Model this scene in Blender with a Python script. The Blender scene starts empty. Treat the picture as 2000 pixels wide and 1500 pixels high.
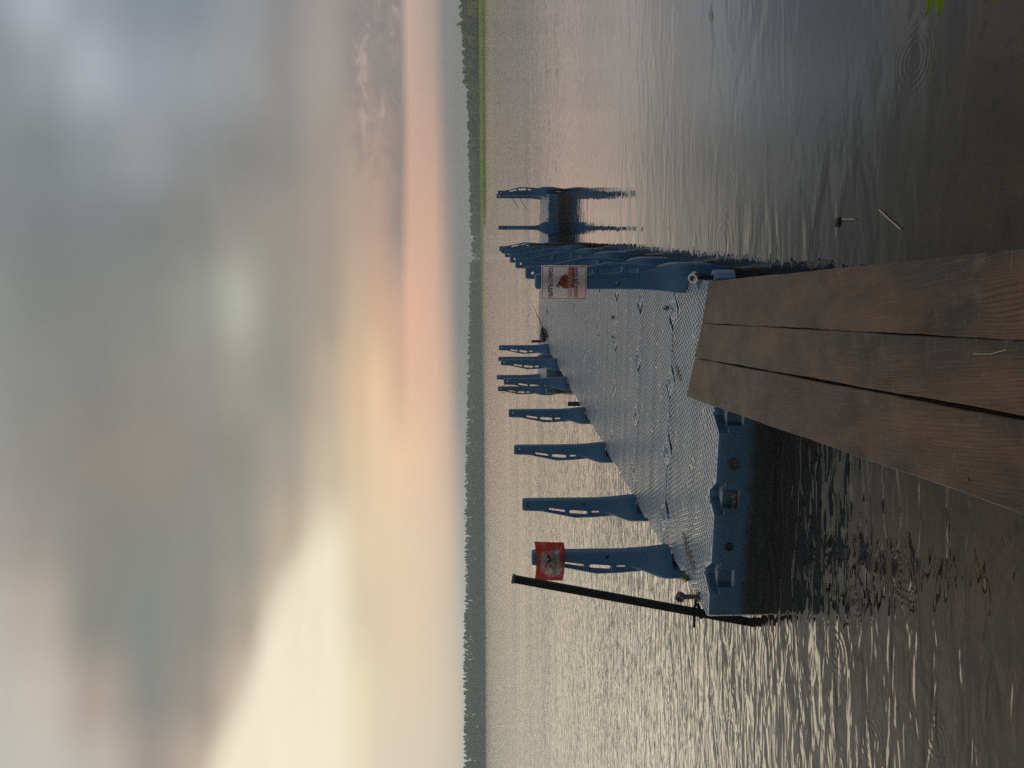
import bpy, bmesh, math, random
from mathutils import Vector, Matrix
from mathutils.geometry import tessellate_polygon
random.seed(7)
R = math.radians
scene = bpy.context.scene
COL = scene.collection

# ------------------------------------------------------------------ helpers
def lin(c):
    c = c / 255.0
    return c / 12.92 if c <= 0.04045 else ((c + 0.055) / 1.055) ** 2.4
def rgb(r, g, b): return (lin(r), lin(g), lin(b), 1.0)

def tag(o, label=None, cat=None, group=None, kind=None):
    if label: o['label'] = label
    if cat: o['category'] = cat
    if group: o['group'] = group
    if kind: o['kind'] = kind
    return o

def empty(name, loc=(0, 0, 0), rz=0.0):
    o = bpy.data.objects.new(name, None); COL.objects.link(o)
    o.location = loc; o.rotation_euler = (0, 0, rz); o.empty_display_size = 0.1
    return o

class MB:
    """collects vertices and faces, then links them as one mesh object"""
    def __init__(s): s.v = []; s.f = []; s.c = []
    def add(s, vs, fs, col=None):
        n = len(s.v); s.v += [tuple(p) for p in vs]
        s.f += [tuple(i + n for i in f) for f in fs]
        s.c += [col] * len(fs)
    def quad(s, a, b, c, d, col=None): s.add([a, b, c, d], [(0, 1, 2, 3)], col)
    def box(s, lo, hi, m=None, col=None):
        x0, y0, z0 = lo; x1, y1, z1 = hi
        vs = [(x0, y0, z0), (x1, y0, z0), (x1, y1, z0), (x0, y1, z0), (x0, y0, z1), (x1, y0, z1), (x1, y1, z1), (x0, y1, z1)]
        if m: vs = [m @ Vector(p) for p in vs]
        s.add(vs, [(0, 3, 2, 1), (4, 5, 6, 7), (0, 1, 5, 4), (1, 2, 6, 5), (2, 3, 7, 6), (3, 0, 4, 7)], col)
    def tube(s, pts, rad, n=10, caps=True, col=None):
        pts = [Vector(p) for p in pts]
        rads = rad if isinstance(rad, (list, tuple)) else [rad] * len(pts)
        vs = []; fs = []
        prev = None
        for i, p in enumerate(pts):
            d = (pts[min(i + 1, len(pts) - 1)] - pts[max(i - 1, 0)]).normalized()
            ref = Vector((0, 0, 1)) if abs(d.z) < .9 else Vector((1, 0, 0))
            if prev is not None: ref = prev
            x = (ref - d * ref.dot(d)).normalized(); y = d.cross(x); prev = x
            for k in range(n):
                a = 2 * math.pi * k / n
                vs.append(p + (x * math.cos(a) + y * math.sin(a)) * rads[i])
        for i in range(len(pts) - 1):
            for k in range(n):
                k2 = (k + 1) % n
                fs.append((i * n + k, i * n + k2, (i + 1) * n + k2, (i + 1) * n + k))
        if caps:
            fs.append(tuple(range(n - 1, -1, -1)))
            fs.append(tuple(range((len(pts) - 1) * n, len(pts) * n)))
        s.add(vs, fs, col)
    def ring(s, c, axis, R0, R1, h, n=24, col=None):
        axis = Vector(axis).normalized(); c = Vector(c)
        ref = Vector((0, 0, 1)) if abs(axis.z) < .9 else Vector((1, 0, 0))
        x = (ref - axis * ref.dot(axis)).normalized(); y = axis.cross(x)
        prof = [(R0, -h / 2), (R1, -h / 2), (R1, h / 2), (R0, h / 2)]
        vs = []
        for k in range(n):
            a = 2 * math.pi * k / n; e = x * math.cos(a) + y * math.sin(a)
            for (r, z) in prof: vs.append(c + e * r + axis * z)
        fs = []
        for k in range(n):
            k2 = (k + 1) % n
            for j in range(4):
                j2 = (j + 1) % 4
                fs.append((k * 4 + j, k2 * 4 + j, k2 * 4 + j2, k * 4 + j2))
        s.add(vs, fs, col)
    def build(s, name, mat=None, parent=None, smooth=False, auto=None):
        me = bpy.data.meshes.new(name); me.from_pydata(s.v, [], s.f); me.update()
        if any(c is not None for c in s.c):
            at = me.color_attributes.new('tint', 'FLOAT_COLOR', 'CORNER')
            buf = []
            for p, c in zip(me.polygons, s.c):
                c = c or (1, 1, 1)
                buf += list((c[0], c[1], c[2], 1.0)) * p.loop_total
            at.data.foreach_set('color', buf)
        bm = bmesh.new(); bm.from_mesh(me)
        if auto is not None:
            bmesh.ops.recalc_face_normals(bm, faces=bm.faces)
            for e in bm.edges:
                e.smooth = len(e.link_faces) == 2 and e.calc_face_angle(3.2) < auto
            for f in bm.faces: f.smooth = True
        elif smooth:
            for f in bm.faces: f.smooth = True
        bm.to_mesh(me); bm.free()
        if mat: me.materials.append(mat)
        o = bpy.data.objects.new(name, me); COL.objects.link(o)
        if parent: o.parent = parent
        return o

def copy_tree(o, parent=None):
    c = o.copy(); COL.objects.link(c)
    if parent: c.parent = parent
    for ch in [x for x in bpy.data.objects if x.parent == o]:
        copy_tree(ch, c)
    return c

def offset_poly(p, d):
    """inset a counter-clockwise polygon by d"""
    n = len(p); out = []
    for i in range(n):
        a = Vector(p[i - 1]); b = Vector(p[i]); c = Vector(p[(i + 1) % n])
        e1 = (b - a).normalized(); e2 = (c - b).normalized()
        n1 = Vector((-e1.y, e1.x)); n2 = Vector((-e2.y, e2.x))
        m = n1 + n2
        m = m / max(m.dot(n1), 0.35)
        out.append((b.x + m.x * d, b.y + m.y * d))
    return out

def prism(mb, poly, z0, z1, bev=0.0, cap=True, bottom=False):
    n = len(poly); P = [Vector((x, y)) for x, y in poly]
    layers = [[(p.x, p.y, z0) for p in P], [(p.x, p.y, z1 - bev) for p in P]]
    if bev > 0:
        q = offset_poly(poly, bev * .35); layers.append([(x, y, z1 - bev * .3) for x, y in q])
        q = offset_poly(poly, bev * 1.2); layers.append([(x, y, z1) for x, y in q])
    vs = [v for l in layers for v in l]; fs = []
    for k in range(len(layers) - 1):
        for i in range(n):
            j = (i + 1) % n
            fs.append((k * n + i, k * n + j, (k + 1) * n + j, (k + 1) * n + i))
    if cap:
        top = layers[-1]; o = (len(layers) - 1) * n
        for t in tessellate_polygon([[Vector(v) for v in top]]):
            a, b, c = t
            va, vb, vc = Vector(top[a]), Vector(top[b]), Vector(top[c])
            if (vb - va).cross(vc - va).z < 0: b, c = c, b
            fs.append((o + a, o + b, o + c))
    if bottom: fs.append(tuple(range(n - 1, -1, -1)))
    mb.add(vs, fs)

def plate(mb, outer, holes, t, bev, M):
    """upright plate in the local XZ plane with holes; thickness t along local Y"""
    loops = [outer] + holes
    def lay(off, y):
        res = []
        for k, l in enumerate(loops):
            q = offset_poly(l, off) if k == 0 else offset_poly(l, -off)
            res.append([(x, y, z) for x, z in q])
        return res
    ys = [(-t / 2, bev), (-t / 2 + bev, 0), (t / 2 - bev, 0), (t / 2, bev)]
    L = [lay(o, y) for y, o in ys]
    idx = []; vs = []
    for l in L:
        row = []
        for lp in l:
            row.append((len(vs), len(lp))); vs += lp
        idx.append(row)
    fs = []
    for k in range(3):
        for li in range(len(loops)):
            s0, n = idx[k][li]; s1, _ = idx[k + 1][li]
            for i in range(n):
                j = (i + 1) % n
                fs.append((s0 + i, s0 + j, s1 + j, s1 + i) if li == 0 else (s0 + j, s0 + i, s1 + i, s1 + j))
    for k, flip in ((0, False), (3, True)):
        flat = [Vector((p[0], p[2], 0)) for lp in L[k] for p in lp]
        base = idx[k][0][0]
        tl = [[Vector((p[0], p[2], 0)) for p in lp] for lp in L[k]]
        for a, b, c in tessellate_polygon(tl):
            if (flat[b] - flat[a]).cross(flat[c] - flat[a]).z < 0: b, c = c, b
            fs.append((base + a, base + b, base + c) if not flip else (base + a, base + c, base + b))
    mb.add([M @ Vector(v) for v in vs], fs)

# ------------------------------------------------------------------ node helpers
class NT:
    def __init__(s, tree): s.t = tree; s.n = tree.nodes; s.l = tree.links
    def new(s, kind, **kw):
        nd = s.n.new(kind)
        for k, v in kw.items(): setattr(nd, k, v)
        return nd
    def put(s, sock, val):
        if hasattr(val, 'is_output') or isinstance(val, bpy.types.NodeSocket): s.l.new(val, sock)
        else: sock.default_value = val
    def math(s, op, a, b=None, c=None, clamp=False):
        nd = s.new('ShaderNodeMath', operation=op, use_clamp=clamp)
        s.put(nd.inputs[0], a)
        if b is not None: s.put(nd.inputs[1], b)
        if c is not None: s.put(nd.inputs[2], c)
        return nd.outputs[0]
    def vmath(s, op, a, b=None):
        nd = s.new('ShaderNodeVectorMath', operation=op); s.put(nd.inputs[0], a)
        if b is not None: s.put(nd.inputs[1], b)
        return nd.outputs['Value'] if op in ('LENGTH', 'DISTANCE', 'DOT_PRODUCT') else nd.outputs[0]
    def remap(s, v, a, b, c=0.0, d=1.0, smooth=False):
        nd = s.new('ShaderNodeMapRange', interpolation_type='SMOOTHSTEP' if smooth else 'LINEAR', clamp=True)
        s.put(nd.inputs['Value'], v)
        for k, x in (('From Min', a), ('From Max', b), ('To Min', c), ('To Max', d)): s.put(nd.inputs[k], x)
        return nd.outputs['Result']
    def mix(s, f, a, b, blend='MIX'):
        nd = s.new('ShaderNodeMix', data_type='RGBA', blend_type=blend, clamp_factor=True)
        s.put(nd.inputs[0], f); s.put(nd.inputs[6], a); s.put(nd.inputs[7], b)
        return nd.outputs[2]
    def ramp(s, f, stops, interp='LINEAR'):
        nd = s.new('ShaderNodeValToRGB'); cr = nd.color_ramp; cr.interpolation = interp
        while len(cr.elements) < len(stops): cr.elements.new(0.5)
        for e, (p, c) in zip(cr.elements, stops):
            e.position = p; e.color = c if len(c) == 4 else (*c, 1)
        s.put(nd.inputs[0], f)
        return nd.outputs[0]
    def noise(s, vec, scale=1.0, detail=2.0, rough=0.5, dist=0.0, out=0):
        nd = s.new('ShaderNodeTexNoise'); s.put(nd.inputs['Vector'], vec)
        nd.inputs['Scale'].default_value = scale; nd.inputs['Detail'].default_value = detail
        nd.inputs['Roughness'].default_value = rough; nd.inputs['Distortion'].default_value = dist
        return nd.outputs[out]
    def mapping(s, vec, scale=(1, 1, 1), rot=(0, 0, 0), loc=(0, 0, 0)):
        nd = s.new('ShaderNodeMapping'); s.put(nd.inputs[0], vec)
        nd.inputs['Scale'].default_value = scale; nd.inputs['Rotation'].default_value = rot
        nd.inputs['Location'].default_value = loc
        return nd.outputs[0]
    def bump(s, h, dist=1.0, strength=1.0, normal=None):
        nd = s.new('ShaderNodeBump'); s.put(nd.inputs['Height'], h)
        nd.inputs['Distance'].default_value = dist; nd.inputs['Strength'].default_value = strength
        if normal is not None: s.put(nd.inputs['Normal'], normal)
        return nd.outputs[0]

def material(name):
    m = bpy.data.materials.new(name); m.use_nodes = True
    m.node_tree.nodes.clear()
    nt = NT(m.node_tree)
    out = nt.new('ShaderNodeOutputMaterial')
    return m, nt, out

def pbr(name, base, rough=0.5, spec=0.5, metal=0.0, bump=None):
    m, nt, out = material(name)
    b = nt.new('ShaderNodeBsdfPrincipled')
    nt.l.new(b.outputs[0], out.inputs[0])
    tc = nt.new('ShaderNodeTexCoord')
    col = base(nt, tc) if callable(base) else base
    nt.put(b.inputs['Base Color'], col)
    nt.put(b.inputs['Roughness'], rough(nt, tc) if callable(rough) else rough)
    b.inputs['Specular IOR Level'].default_value = spec
    b.inputs['Metallic'].default_value = metal
    if bump: nt.put(b.inputs['Normal'], bump(nt, tc))
    return m

# ------------------------------------------------------------------ camera (the photograph is a portrait turned on its side)
F_PX = 1503.0
pitch = math.atan(60 / F_PX); roll = R(0.25)
CAM = Vector((0, 0, 1.84))
right = Vector((1, 0, 0)); fwd = Vector((0, math.cos(pitch), -math.sin(pitch))); up = right.cross(fwd)
cu = right * math.cos(roll) - up * math.sin(roll)
cup = right * math.sin(roll) + up * math.cos(roll)
cam_d = bpy.data.cameras.new('camera'); cam = bpy.data.objects.new('camera', cam_d); COL.objects.link(cam)
X = -cup; Y = cu; Z = -fwd
cam.matrix_world = Matrix(((X.x, Y.x, Z.x, CAM.x), (X.y, Y.y, Z.y, CAM.y), (X.z, Y.z, Z.z, CAM.z), (0, 0, 0, 1)))
cam_d.sensor_fit = 'HORIZONTAL'; cam_d.sensor_width = 36.0; cam_d.lens = 36.0 * F_PX / 2000.0
cam_d.clip_start = 0.05; cam_d.clip_end = 20000
scene.camera = cam

# ------------------------------------------------------------------ sky
world = bpy.data.worlds.new('World'); scene.world = world; world.use_nodes = True
world.node_tree.nodes.clear()
w = NT(world.node_tree)
wout = w.new('ShaderNodeOutputWorld')
tcw = w.new('ShaderNodeTexCoord')
dirv = tcw.outputs['Generated']
sep = w.new('ShaderNodeSeparateXYZ'); w.put(sep.inputs[0], dirv)
dx, dy, dz = sep.outputs
az = w.math('ARCTAN2', dx, dy)                      # 0 = straight out over the lake, + = right
hyp = w.math('SQRT', w.math('ADD', w.math('MULTIPLY', dx, dx), w.math('MULTIPLY', dy, dy)))
hyp = w.math('MAXIMUM', hyp, 0.0005)
tanel = w.math('DIVIDE', dz, hyp)
cosaz = w.math('MAXIMUM', w.math('COSINE', az), 0.55)
tv = w.math('DIVIDE', tanel, cosaz)
# slow warp so that the cloud masses have soft irregular rims
wn = w.noise(w.mapping(dirv, (3.0, 3.0, 9.0)), 1.0, 3.0, 0.55, 0.4, out=1)
wsep = w.new('ShaderNodeSeparateXYZ'); w.put(wsep.inputs[0], wn)
elfade = w.remap(tv, 0.02, 0.25, 0.15, 1.0)
azw = w.math('ADD', az, w.math('MULTIPLY', w.math('SUBTRACT', wsep.outputs[0], 0.5), w.math('MULTIPLY', elfade, 0.055)))
tvw = w.math('ADD', tv, w.math('MULTIPLY', w.math('SUBTRACT', wsep.outputs[1], 0.5), w.math('MULTIPLY', elfade, 0.035)))
azpos = w.math('DIVIDE', w.math('ADD', azw, math.pi), 2 * math.pi)
COLS = [1500, 1350, 1200, 1050, 900, 750, 600, 450, 300, 150, 0]      # from left to right
AZ = [math.atan((750 - y) / F_PX) for y in COLS]
def row(cols, lo=None, hi=None):
    """colours across the lake, with what lies beyond on the left, behind and on the right"""
    lo = lo or cols[0]; hi = hi or cols[-1]
    back = (158, 164, 170)
    def mx(a, b, f): return tuple(x + (y - x) * f for x, y in zip(a, b))
    st = [(-math.pi, back), (R(-110), back), (R(-75), mx(lo, back, .6)), (R(-42), lo)]
    st += list(zip(AZ, cols))
    st += [(R(50), mx(hi, back, .3)), (R(100), back), (math.pi, back)]
    return [((a + math.pi) / (2 * math.pi), rgb(*c)) for a, c in st]
SKY = [
 (945, [(205,213,207),(200,208,202),(188,197,193),(176,181,176),(160,165,161),(140,142,140),(136,137,137),(136,136,137),(137,136,137),(137,135,137),(137,136,137)]),
 (915, [(222,222,208),(214,214,203),(198,202,195),(180,184,177),(160,163,158),(140,141,139),(134,134,134),(134,134,134),(135,134,135),(135,134,135),(136,136,137)]),
 (895, [(234,221,199),(234,219,196),(226,213,193),(212,198,180),(190,178,166),(160,150,144),(136,134,133),(133,132,132),(133,132,132),(133,132,132),(134,133,134)]),
 (873, [(236,220,196),(238,219,193),(238,216,190),(238,212,185),(232,200,174),(222,186,163),(200,170,152),(172,152,141),(150,140,135),(138,134,132),(136,134,134)]),
 (848, [(235,219,195),(240,220,192),(241,217,189),(243,214,185),(246,210,178),(240,196,167),(234,187,162),(224,181,156),(210,172,152),(194,166,151),(185,164,152)]),
 (803, [(234,217,194),(239,219,191),(242,217,187),(243,216,185),(249,213,177),(240,196,165),(240,190,164),(222,180,155),(214,174,154),(208,174,158),(206,176,162)]),
 (786, [(234,217,194),(238,218,190),(241,216,186),(243,216,184),(250,215,176),(226,186,156),(215,176,152),(160,142,134),(156,138,131),(150,137,132),(148,137,133)]),
 (740, [(236,220,197),(236,219,190),(233,211,183),(240,215,182),(242,212,177),(243,207,168),(214,178,149),(192,162,143),(182,154,140),(156,144,138),(145,137,134)]),
 (700, [(246,230,200),(247,230,196),(230,212,183),(236,213,181),(228,203,168),(226,194,158),(205,179,153),(186,164,146),(176,157,143),(152,142,138),(149,139,137)]),
 (640, [(250,237,205),(250,236,202),(238,226,196),(228,212,184),(206,188,163),(192,174,152),(170,158,142),(168,155,141),(161,151,143),(166,158,151),(161,153,149)]),
 (560, [(246,234,206),(240,228,200),(226,213,186),(190,174,152),(168,159,146),(152,149,137),(156,151,140),(156,149,140),(145,140,136),(146,143,141),(143,142,143)]),
 (480, [(222,206,182),(204,188,166),(172,161,144),(151,149,138),(146,143,134),(160,157,146),(179,179,167),(150,147,139),(137,136,134),(156,158,159),(151,154,157)]),
 (400, [(196,180,160),(158,149,138),(145,142,134),(142,142,134),(147,142,134),(148,146,138),(150,151,142),(136,136,132),(141,143,143),(153,159,163),(136,144,153)]),
 (300, [(166,154,144),(139,139,133),(136,139,133),(140,140,133),(150,142,131),(142,140,133),(136,137,131),(128,130,129),(151,154,157),(153,160,169),(138,146,155)]),
 (200, [(193,185,173),(178,164,150),(140,140,132),(142,140,133),(146,140,131),(137,136,131),(132,133,129),(127,131,131),(138,144,147),(170,178,185),(150,157,167)]),
 (100, [(199,195,185),(199,189,177),(184,172,160),(155,150,142),(145,143,137),(138,138,133),(132,134,130),(128,132,132),(130,136,138),(150,158,163),(173,180,188)]),
 (0,   [(196,193,183),(193,189,179),(186,179,169),(165,158,152),(150,149,144),(145,146,142),(140,142,138),(135,138,138),(135,140,142),(140,147,150),(150,157,165)]),
 (-350, [(214,210,200),(210,205,196),(200,196,188),(186,182,176),(174,172,168),(166,166,163),(160,162,161),(158,160,161),(162,161,158),(164,164,160),(168,168,164)]),
 (-1600, [(206,204,198)] * 11),
]
col = None; prev_t = None
for v, cs in SKY:
    t = (940 - v) / F_PX
    rp = w.ramp(azpos, row(cs), 'EASE' if v < 700 else 'LINEAR')
    if col is None: col = rp
    else: col = w.mix(w.remap(tvw, prev_t, t, smooth=(v < 780)), col, rp)
    prev_t = t
# bright break in the cloud on the left: its slanting lower rim follows azimuth
vb = w.ramp(azpos, [((a + math.pi) / (2 * math.pi), (x, x, x)) for a, x in
    [(-math.pi, 0.0), (R(-60), 0.0), (R(-45), .30), (math.atan(-750 / F_PX), .362), (math.atan(-600 / F_PX), .318), (math.atan(-450 / F_PX), .278),
     (math.atan(-350 / F_PX), .248), (math.atan(-262 / F_PX), .218), (math.atan(-205 / F_PX), .205), (math.atan(-120 / F_PX), .200), (math.atan(-60 / F_PX), 0.0), (math.pi, 0.0)]])
vbn = w.math('ADD', vb, w.math('MULTIPLY', w.math('SUBTRACT', wsep.outputs[2], 0.5), 0.035))
inside = w.remap(w.math('SUBTRACT', vbn, tv), -0.020, 0.040, smooth=True)
low = w.remap(tv, 0.150, 0.205, smooth=True)
streak = w.noise(w.mapping(dirv, (6, 6, 26), rot=(0, 0.35, 0)), 1.0, 3.0, 0.5, 0.3)
cream = w.mix(w.remap(streak, 0.35, 0.65), rgb(250, 238, 208), rgb(255, 246, 219))
cream = w.mix(w.remap(azpos, 0.40, 0.452), rgb(254, 244, 216), cream)
tip = w.remap(azw, math.atan(-180 / F_PX), math.atan(-330 / F_PX), smooth=True)
col = w.mix(w.math('MULTIPLY', w.math('MULTIPLY', inside, tip), w.math('MULTIPLY', low, 0.92)), col, cream)
# ragged low scud on the right
fn = w.noise(w.mapping(dirv, (11, 11, 20)), 2.4, 6.0, 0.60, 0.5)
fb = w.math('MULTIPLY', w.remap(tv, 0.096, 0.112, smooth=True), w.remap(tv, 0.150, 0.178, 1.0, 0.0, smooth=True))
fb = w.math('MULTIPLY', fb, w.remap(az, 0.20, 0.34, smooth=True))
col = w.mix(w.math('MULTIPLY', w.math('MULTIPLY', w.remap(fn, 0.50, 0.66, smooth=True), fb), 0.62), col, rgb(192, 172, 160))
col = w.mix(w.math('MULTIPLY', w.math('MULTIPLY', w.remap(fn, 0.50, 0.36, smooth=True), fb), 0.40), col, rgb(128, 126, 126))
# faint overall cloud mottling
mot = w.noise(w.mapping(dirv, (2.2, 2.2, 6.5)), 1.6, 5.0, 0.55, 0.6)
col = w.mix(w.remap(tv, 0.05, 0.3, 0.0, 0.55), col, w.mix(w.remap(mot, 0.3, 0.7), (.455, .455, .455, 1), (.545, .545, .545, 1)), 'OVERLAY')
bg = w.new('ShaderNodeBackground'); w.put(bg.inputs[0], col); bg.inputs[1].default_value = 1.0
sky = w.new('ShaderNodeTexSky'); sky.sky_type = 'NISHITA'; sky.sun_disc = False
SUN_AZ, SUN_EL = R(-65), R(5)
sky.sun_elevation = SUN_EL; sky.sun_rotation = SUN_AZ
bg2 = w.new('ShaderNodeBackground'); w.put(bg2.inputs[0], sky.outputs[0]); bg2.inputs[1].default_value = 0.06
ms = w.new('ShaderNodeMixShader'); ms.inputs[0].default_value = 0.04     # a little clear sky behind thick cloud
w.l.new(bg.outputs[0], ms.inputs[1]); w.l.new(bg2.outputs[0], ms.inputs[2])
w.l.new(ms.outputs[0], wout.inputs[0])

sd = bpy.data.lights.new('sun', 'SUN'); sun = bpy.data.objects.new('sun', sd); COL.objects.link(sun)
sd.energy = 0.5; sd.angle = R(70); sd.color = (1.0, 0.88, 0.70)   # a wide soft source: the sun low behind thick cloud
sv = Vector((math.sin(SUN_AZ) * math.cos(SUN_EL), math.cos(SUN_AZ) * math.cos(SUN_EL), math.sin(SUN_EL)))
sun.rotation_euler = sv.to_track_quat('Z', 'Y').to_euler()
sun.location = sv * 50

# ------------------------------------------------------------------ materials
def plastic_deck(nt, tc):
    geo = nt.new('ShaderNodeNewGeometry')
    p = geo.outputs['Position']
    n1 = nt.noise(p, 1.3, 5, .6); n2 = nt.noise(p, 9, 4, .6)
    c = nt.mix(nt.remap(n1, .35, .7), (.300, .345, .395, 1), (.430, .450, .46, 1))
    c = nt.mix(nt.math('MULTIPLY', nt.remap(n2, .55, .75), .55), c, (.19, .18, .16, 1))
    return c
def plastic_side(nt, tc):
    geo = nt.new('ShaderNodeNewGeometry')
    p = geo.outputs['Position']
    s = nt.new('ShaderNodeSeparateXYZ'); nt.put(s.inputs[0], p)
    nrm = nt.new('ShaderNodeSeparateXYZ'); nt.put(nrm.inputs[0], geo.outputs['True Normal'])
    n1 = nt.noise(p, 6, 5, .65); n2 = nt.noise(nt.mapping(p, (14, 14, 1.5)), 1.0, 4, .6)
    faded = plastic_deck(nt, tc)
    c = nt.mix(n1, (.016, .062, .108, 1), (.030, .092, .148, 1))
    c = nt.mix(nt.math('MULTIPLY', nt.remap(n2, .5, .72), .5), c, (.03, .045, .05, 1))
    # walked-on, sun-bleached top faces
    c = nt.mix(nt.remap(nrm.outputs[2], .55, .85), c, faded)
    # weed and slime that the lake leaves up to a ragged line
    wl = nt.math('ADD', s.outputs[2], nt.math('MULTIPLY', nt.math('SUBTRACT', n2, .5), .09))
    return nt.mix(nt.remap(wl, .19, .12), c, (.010, .013, .010, 1))
def small_bump(sc, d):
    def f(nt, tc):
        geo = nt.new('ShaderNodeNewGeometry')
        return nt.bump(nt.noise(geo.outputs['Position'], sc, 4, .6), d)
    return f
def deck_rough(nt, tc):
    geo = nt.new('ShaderNodeNewGeometry')
    return nt.remap(nt.noise(geo.outputs['Position'], 3.0, 4, .6), .3, .7, .14, .32)
M_MODULE = pbr('blue_float_plastic', plastic_side, deck_rough, .5, bump=small_bump(60, .0006))
_b = [n for n in M_MODULE.node_tree.nodes if n.type == 'BSDF_PRINCIPLED'][0]
_n = NT(M_MODULE.node_tree); _g = _n.new('ShaderNodeNewGeometry'); _s = _n.new('ShaderNodeSeparateXYZ'); _n.put(_s.inputs[0], _g.outputs['True Normal'])
_z = _n.new('ShaderNodeSeparateXYZ'); _n.put(_z.inputs[0], _g.outputs['Position'])
_n.put(_b.inputs['Coat Weight'], _n.math('MULTIPLY', _n.remap(_s.outputs[2], .5, .9, .05, .9), _n.remap(_z.outputs[2], .30, .34))); _b.inputs['Coat Roughness'].default_value = .20; _b.inputs['Coat IOR'].default_value = 1.6
def post_col(nt, tc):
    p = tc.outputs['Object']
    n1 = nt.noise(p, 5, 5, .65); n2 = nt.noise(nt.mapping(p, (20, 20, 3)), 1.0, 5, .65)
    c = nt.mix(n1, (.014, .074, .155, 1), (.026, .104, .198, 1))
    c = nt.mix(nt.math('MULTIPLY', nt.remap(n2, .54, .74), .55), c, (.035, .05, .058, 1))
    s = nt.new('ShaderNodeSeparateXYZ'); nt.put(s.inputs[0], p)
    return nt.mix(nt.remap(nt.math('ADD', s.outputs[2], nt.math('MULTIPLY', n2, .12)), -.12, -.22), c, (.012, .018, .018, 1))
M_POST = pbr('blue_post_plastic', post_col, .42, .45, bump=small_bump(90, .0005))
M_BLACK = pbr('black_painted_steel', lambda nt, tc: nt.mix(nt.remap(nt.noise(tc.outputs['Object'], 14, 5, .65), .5, .7), (.005, .005, .005, 1), (.018, .015, .013, 1)), .65, .22, bump=small_bump(120, .0008))
M_STEEL = pbr('bare_steel', lambda nt, tc: nt.mix(nt.noise(tc.outputs['Object'], 40, 4), (.55, .50, .42, 1), (.32, .29, .25, 1)), .32, .5, .9)
M_DARKSTEEL = pbr('dark_steel', lambda nt, tc: nt.mix(nt.noise(tc.outputs['Object'], 40, 4), (.05, .05, .052, 1), (.12, .11, .10, 1)), .45, .5, .6)
M_RUST = pbr('rusty_pile', lambda nt, tc: nt.mix(nt.noise(tc.outputs['Object'], 12, 5, .7), (.018, .012, .010, 1), (.075, .045, .030, 1)), .8, .3)
M_PALEBLUE = pbr('pale_blue_plastic', lambda nt, tc: nt.mix(nt.noise(tc.outputs['Object'], 20, 4), (.085, .165, .275, 1), (.13, .21, .31, 1)), .4, .5)
M_RUBBER = pbr('black_rubber', lambda nt, tc: nt.mix(nt.noise(tc.outputs['Object'], 10, 4), (.008, .008, .008, 1), (.03, .028, .026, 1)), .6, .4)
M_PLUG = pbr('brown_plug', lambda nt, tc: nt.mix(nt.noise(tc.outputs['Object'], 30, 4), (.03, .026, .024, 1), (.075, .06, .05, 1)), .6, .4)
M_WEED = pbr('weed_green', lambda nt, tc: nt.mix(nt.noise(tc.outputs['Object'], 40, 2), (.06, .10, .02, 1), (.12, .16, .04, 1)), .6, .3)
M_DIRT = pbr('dry_dirt', lambda nt, tc: nt.mix(nt.noise(tc.outputs['Object'], 60, 3), (.10, .075, .05, 1), (.22, .17, .12, 1)), .9, .2)
M_STRAW = pbr('pale_straw', lambda nt, tc: nt.mix(nt.noise(tc.outputs['Object'], 30, 2), (.30, .27, .20, 1), (.45, .41, .32, 1)), .6, .3)

def wood_fields(nt, tc):
    at = nt.new('ShaderNodeObjectInfo')
    off = nt.new('ShaderNodeCombineXYZ'); nt.put(off.inputs[0], nt.math('MULTIPLY', at.outputs['Random'], 37.0)); nt.put(off.inputs[1], nt.math('MULTIPLY', at.outputs['Random'], 11.0))
    p = nt.vmath('ADD', tc.outputs['Object'], off.outputs[0])
    warp = nt.noise(nt.mapping(p, (5, .9, 5)), 1.0, 3, .5)
    s = nt.new('ShaderNodeSeparateXYZ'); nt.put(s.inputs[0], p)
    u = nt.math('ADD', s.outputs[0], nt.math('MULTIPLY', nt.math('SUBTRACT', warp, .5), .13))
    ring = nt.math('SINE', nt.math('MULTIPLY', u, 470.0))
    fine = nt.noise(nt.mapping(p, (210, 5, 60)), 1.0, 3, .6)
    cells = nt.noise(nt.mapping(p, (3.2, 1.6, 1)), 1.0, 4, .55)
    return p, s, u, ring, fine, cells
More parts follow.
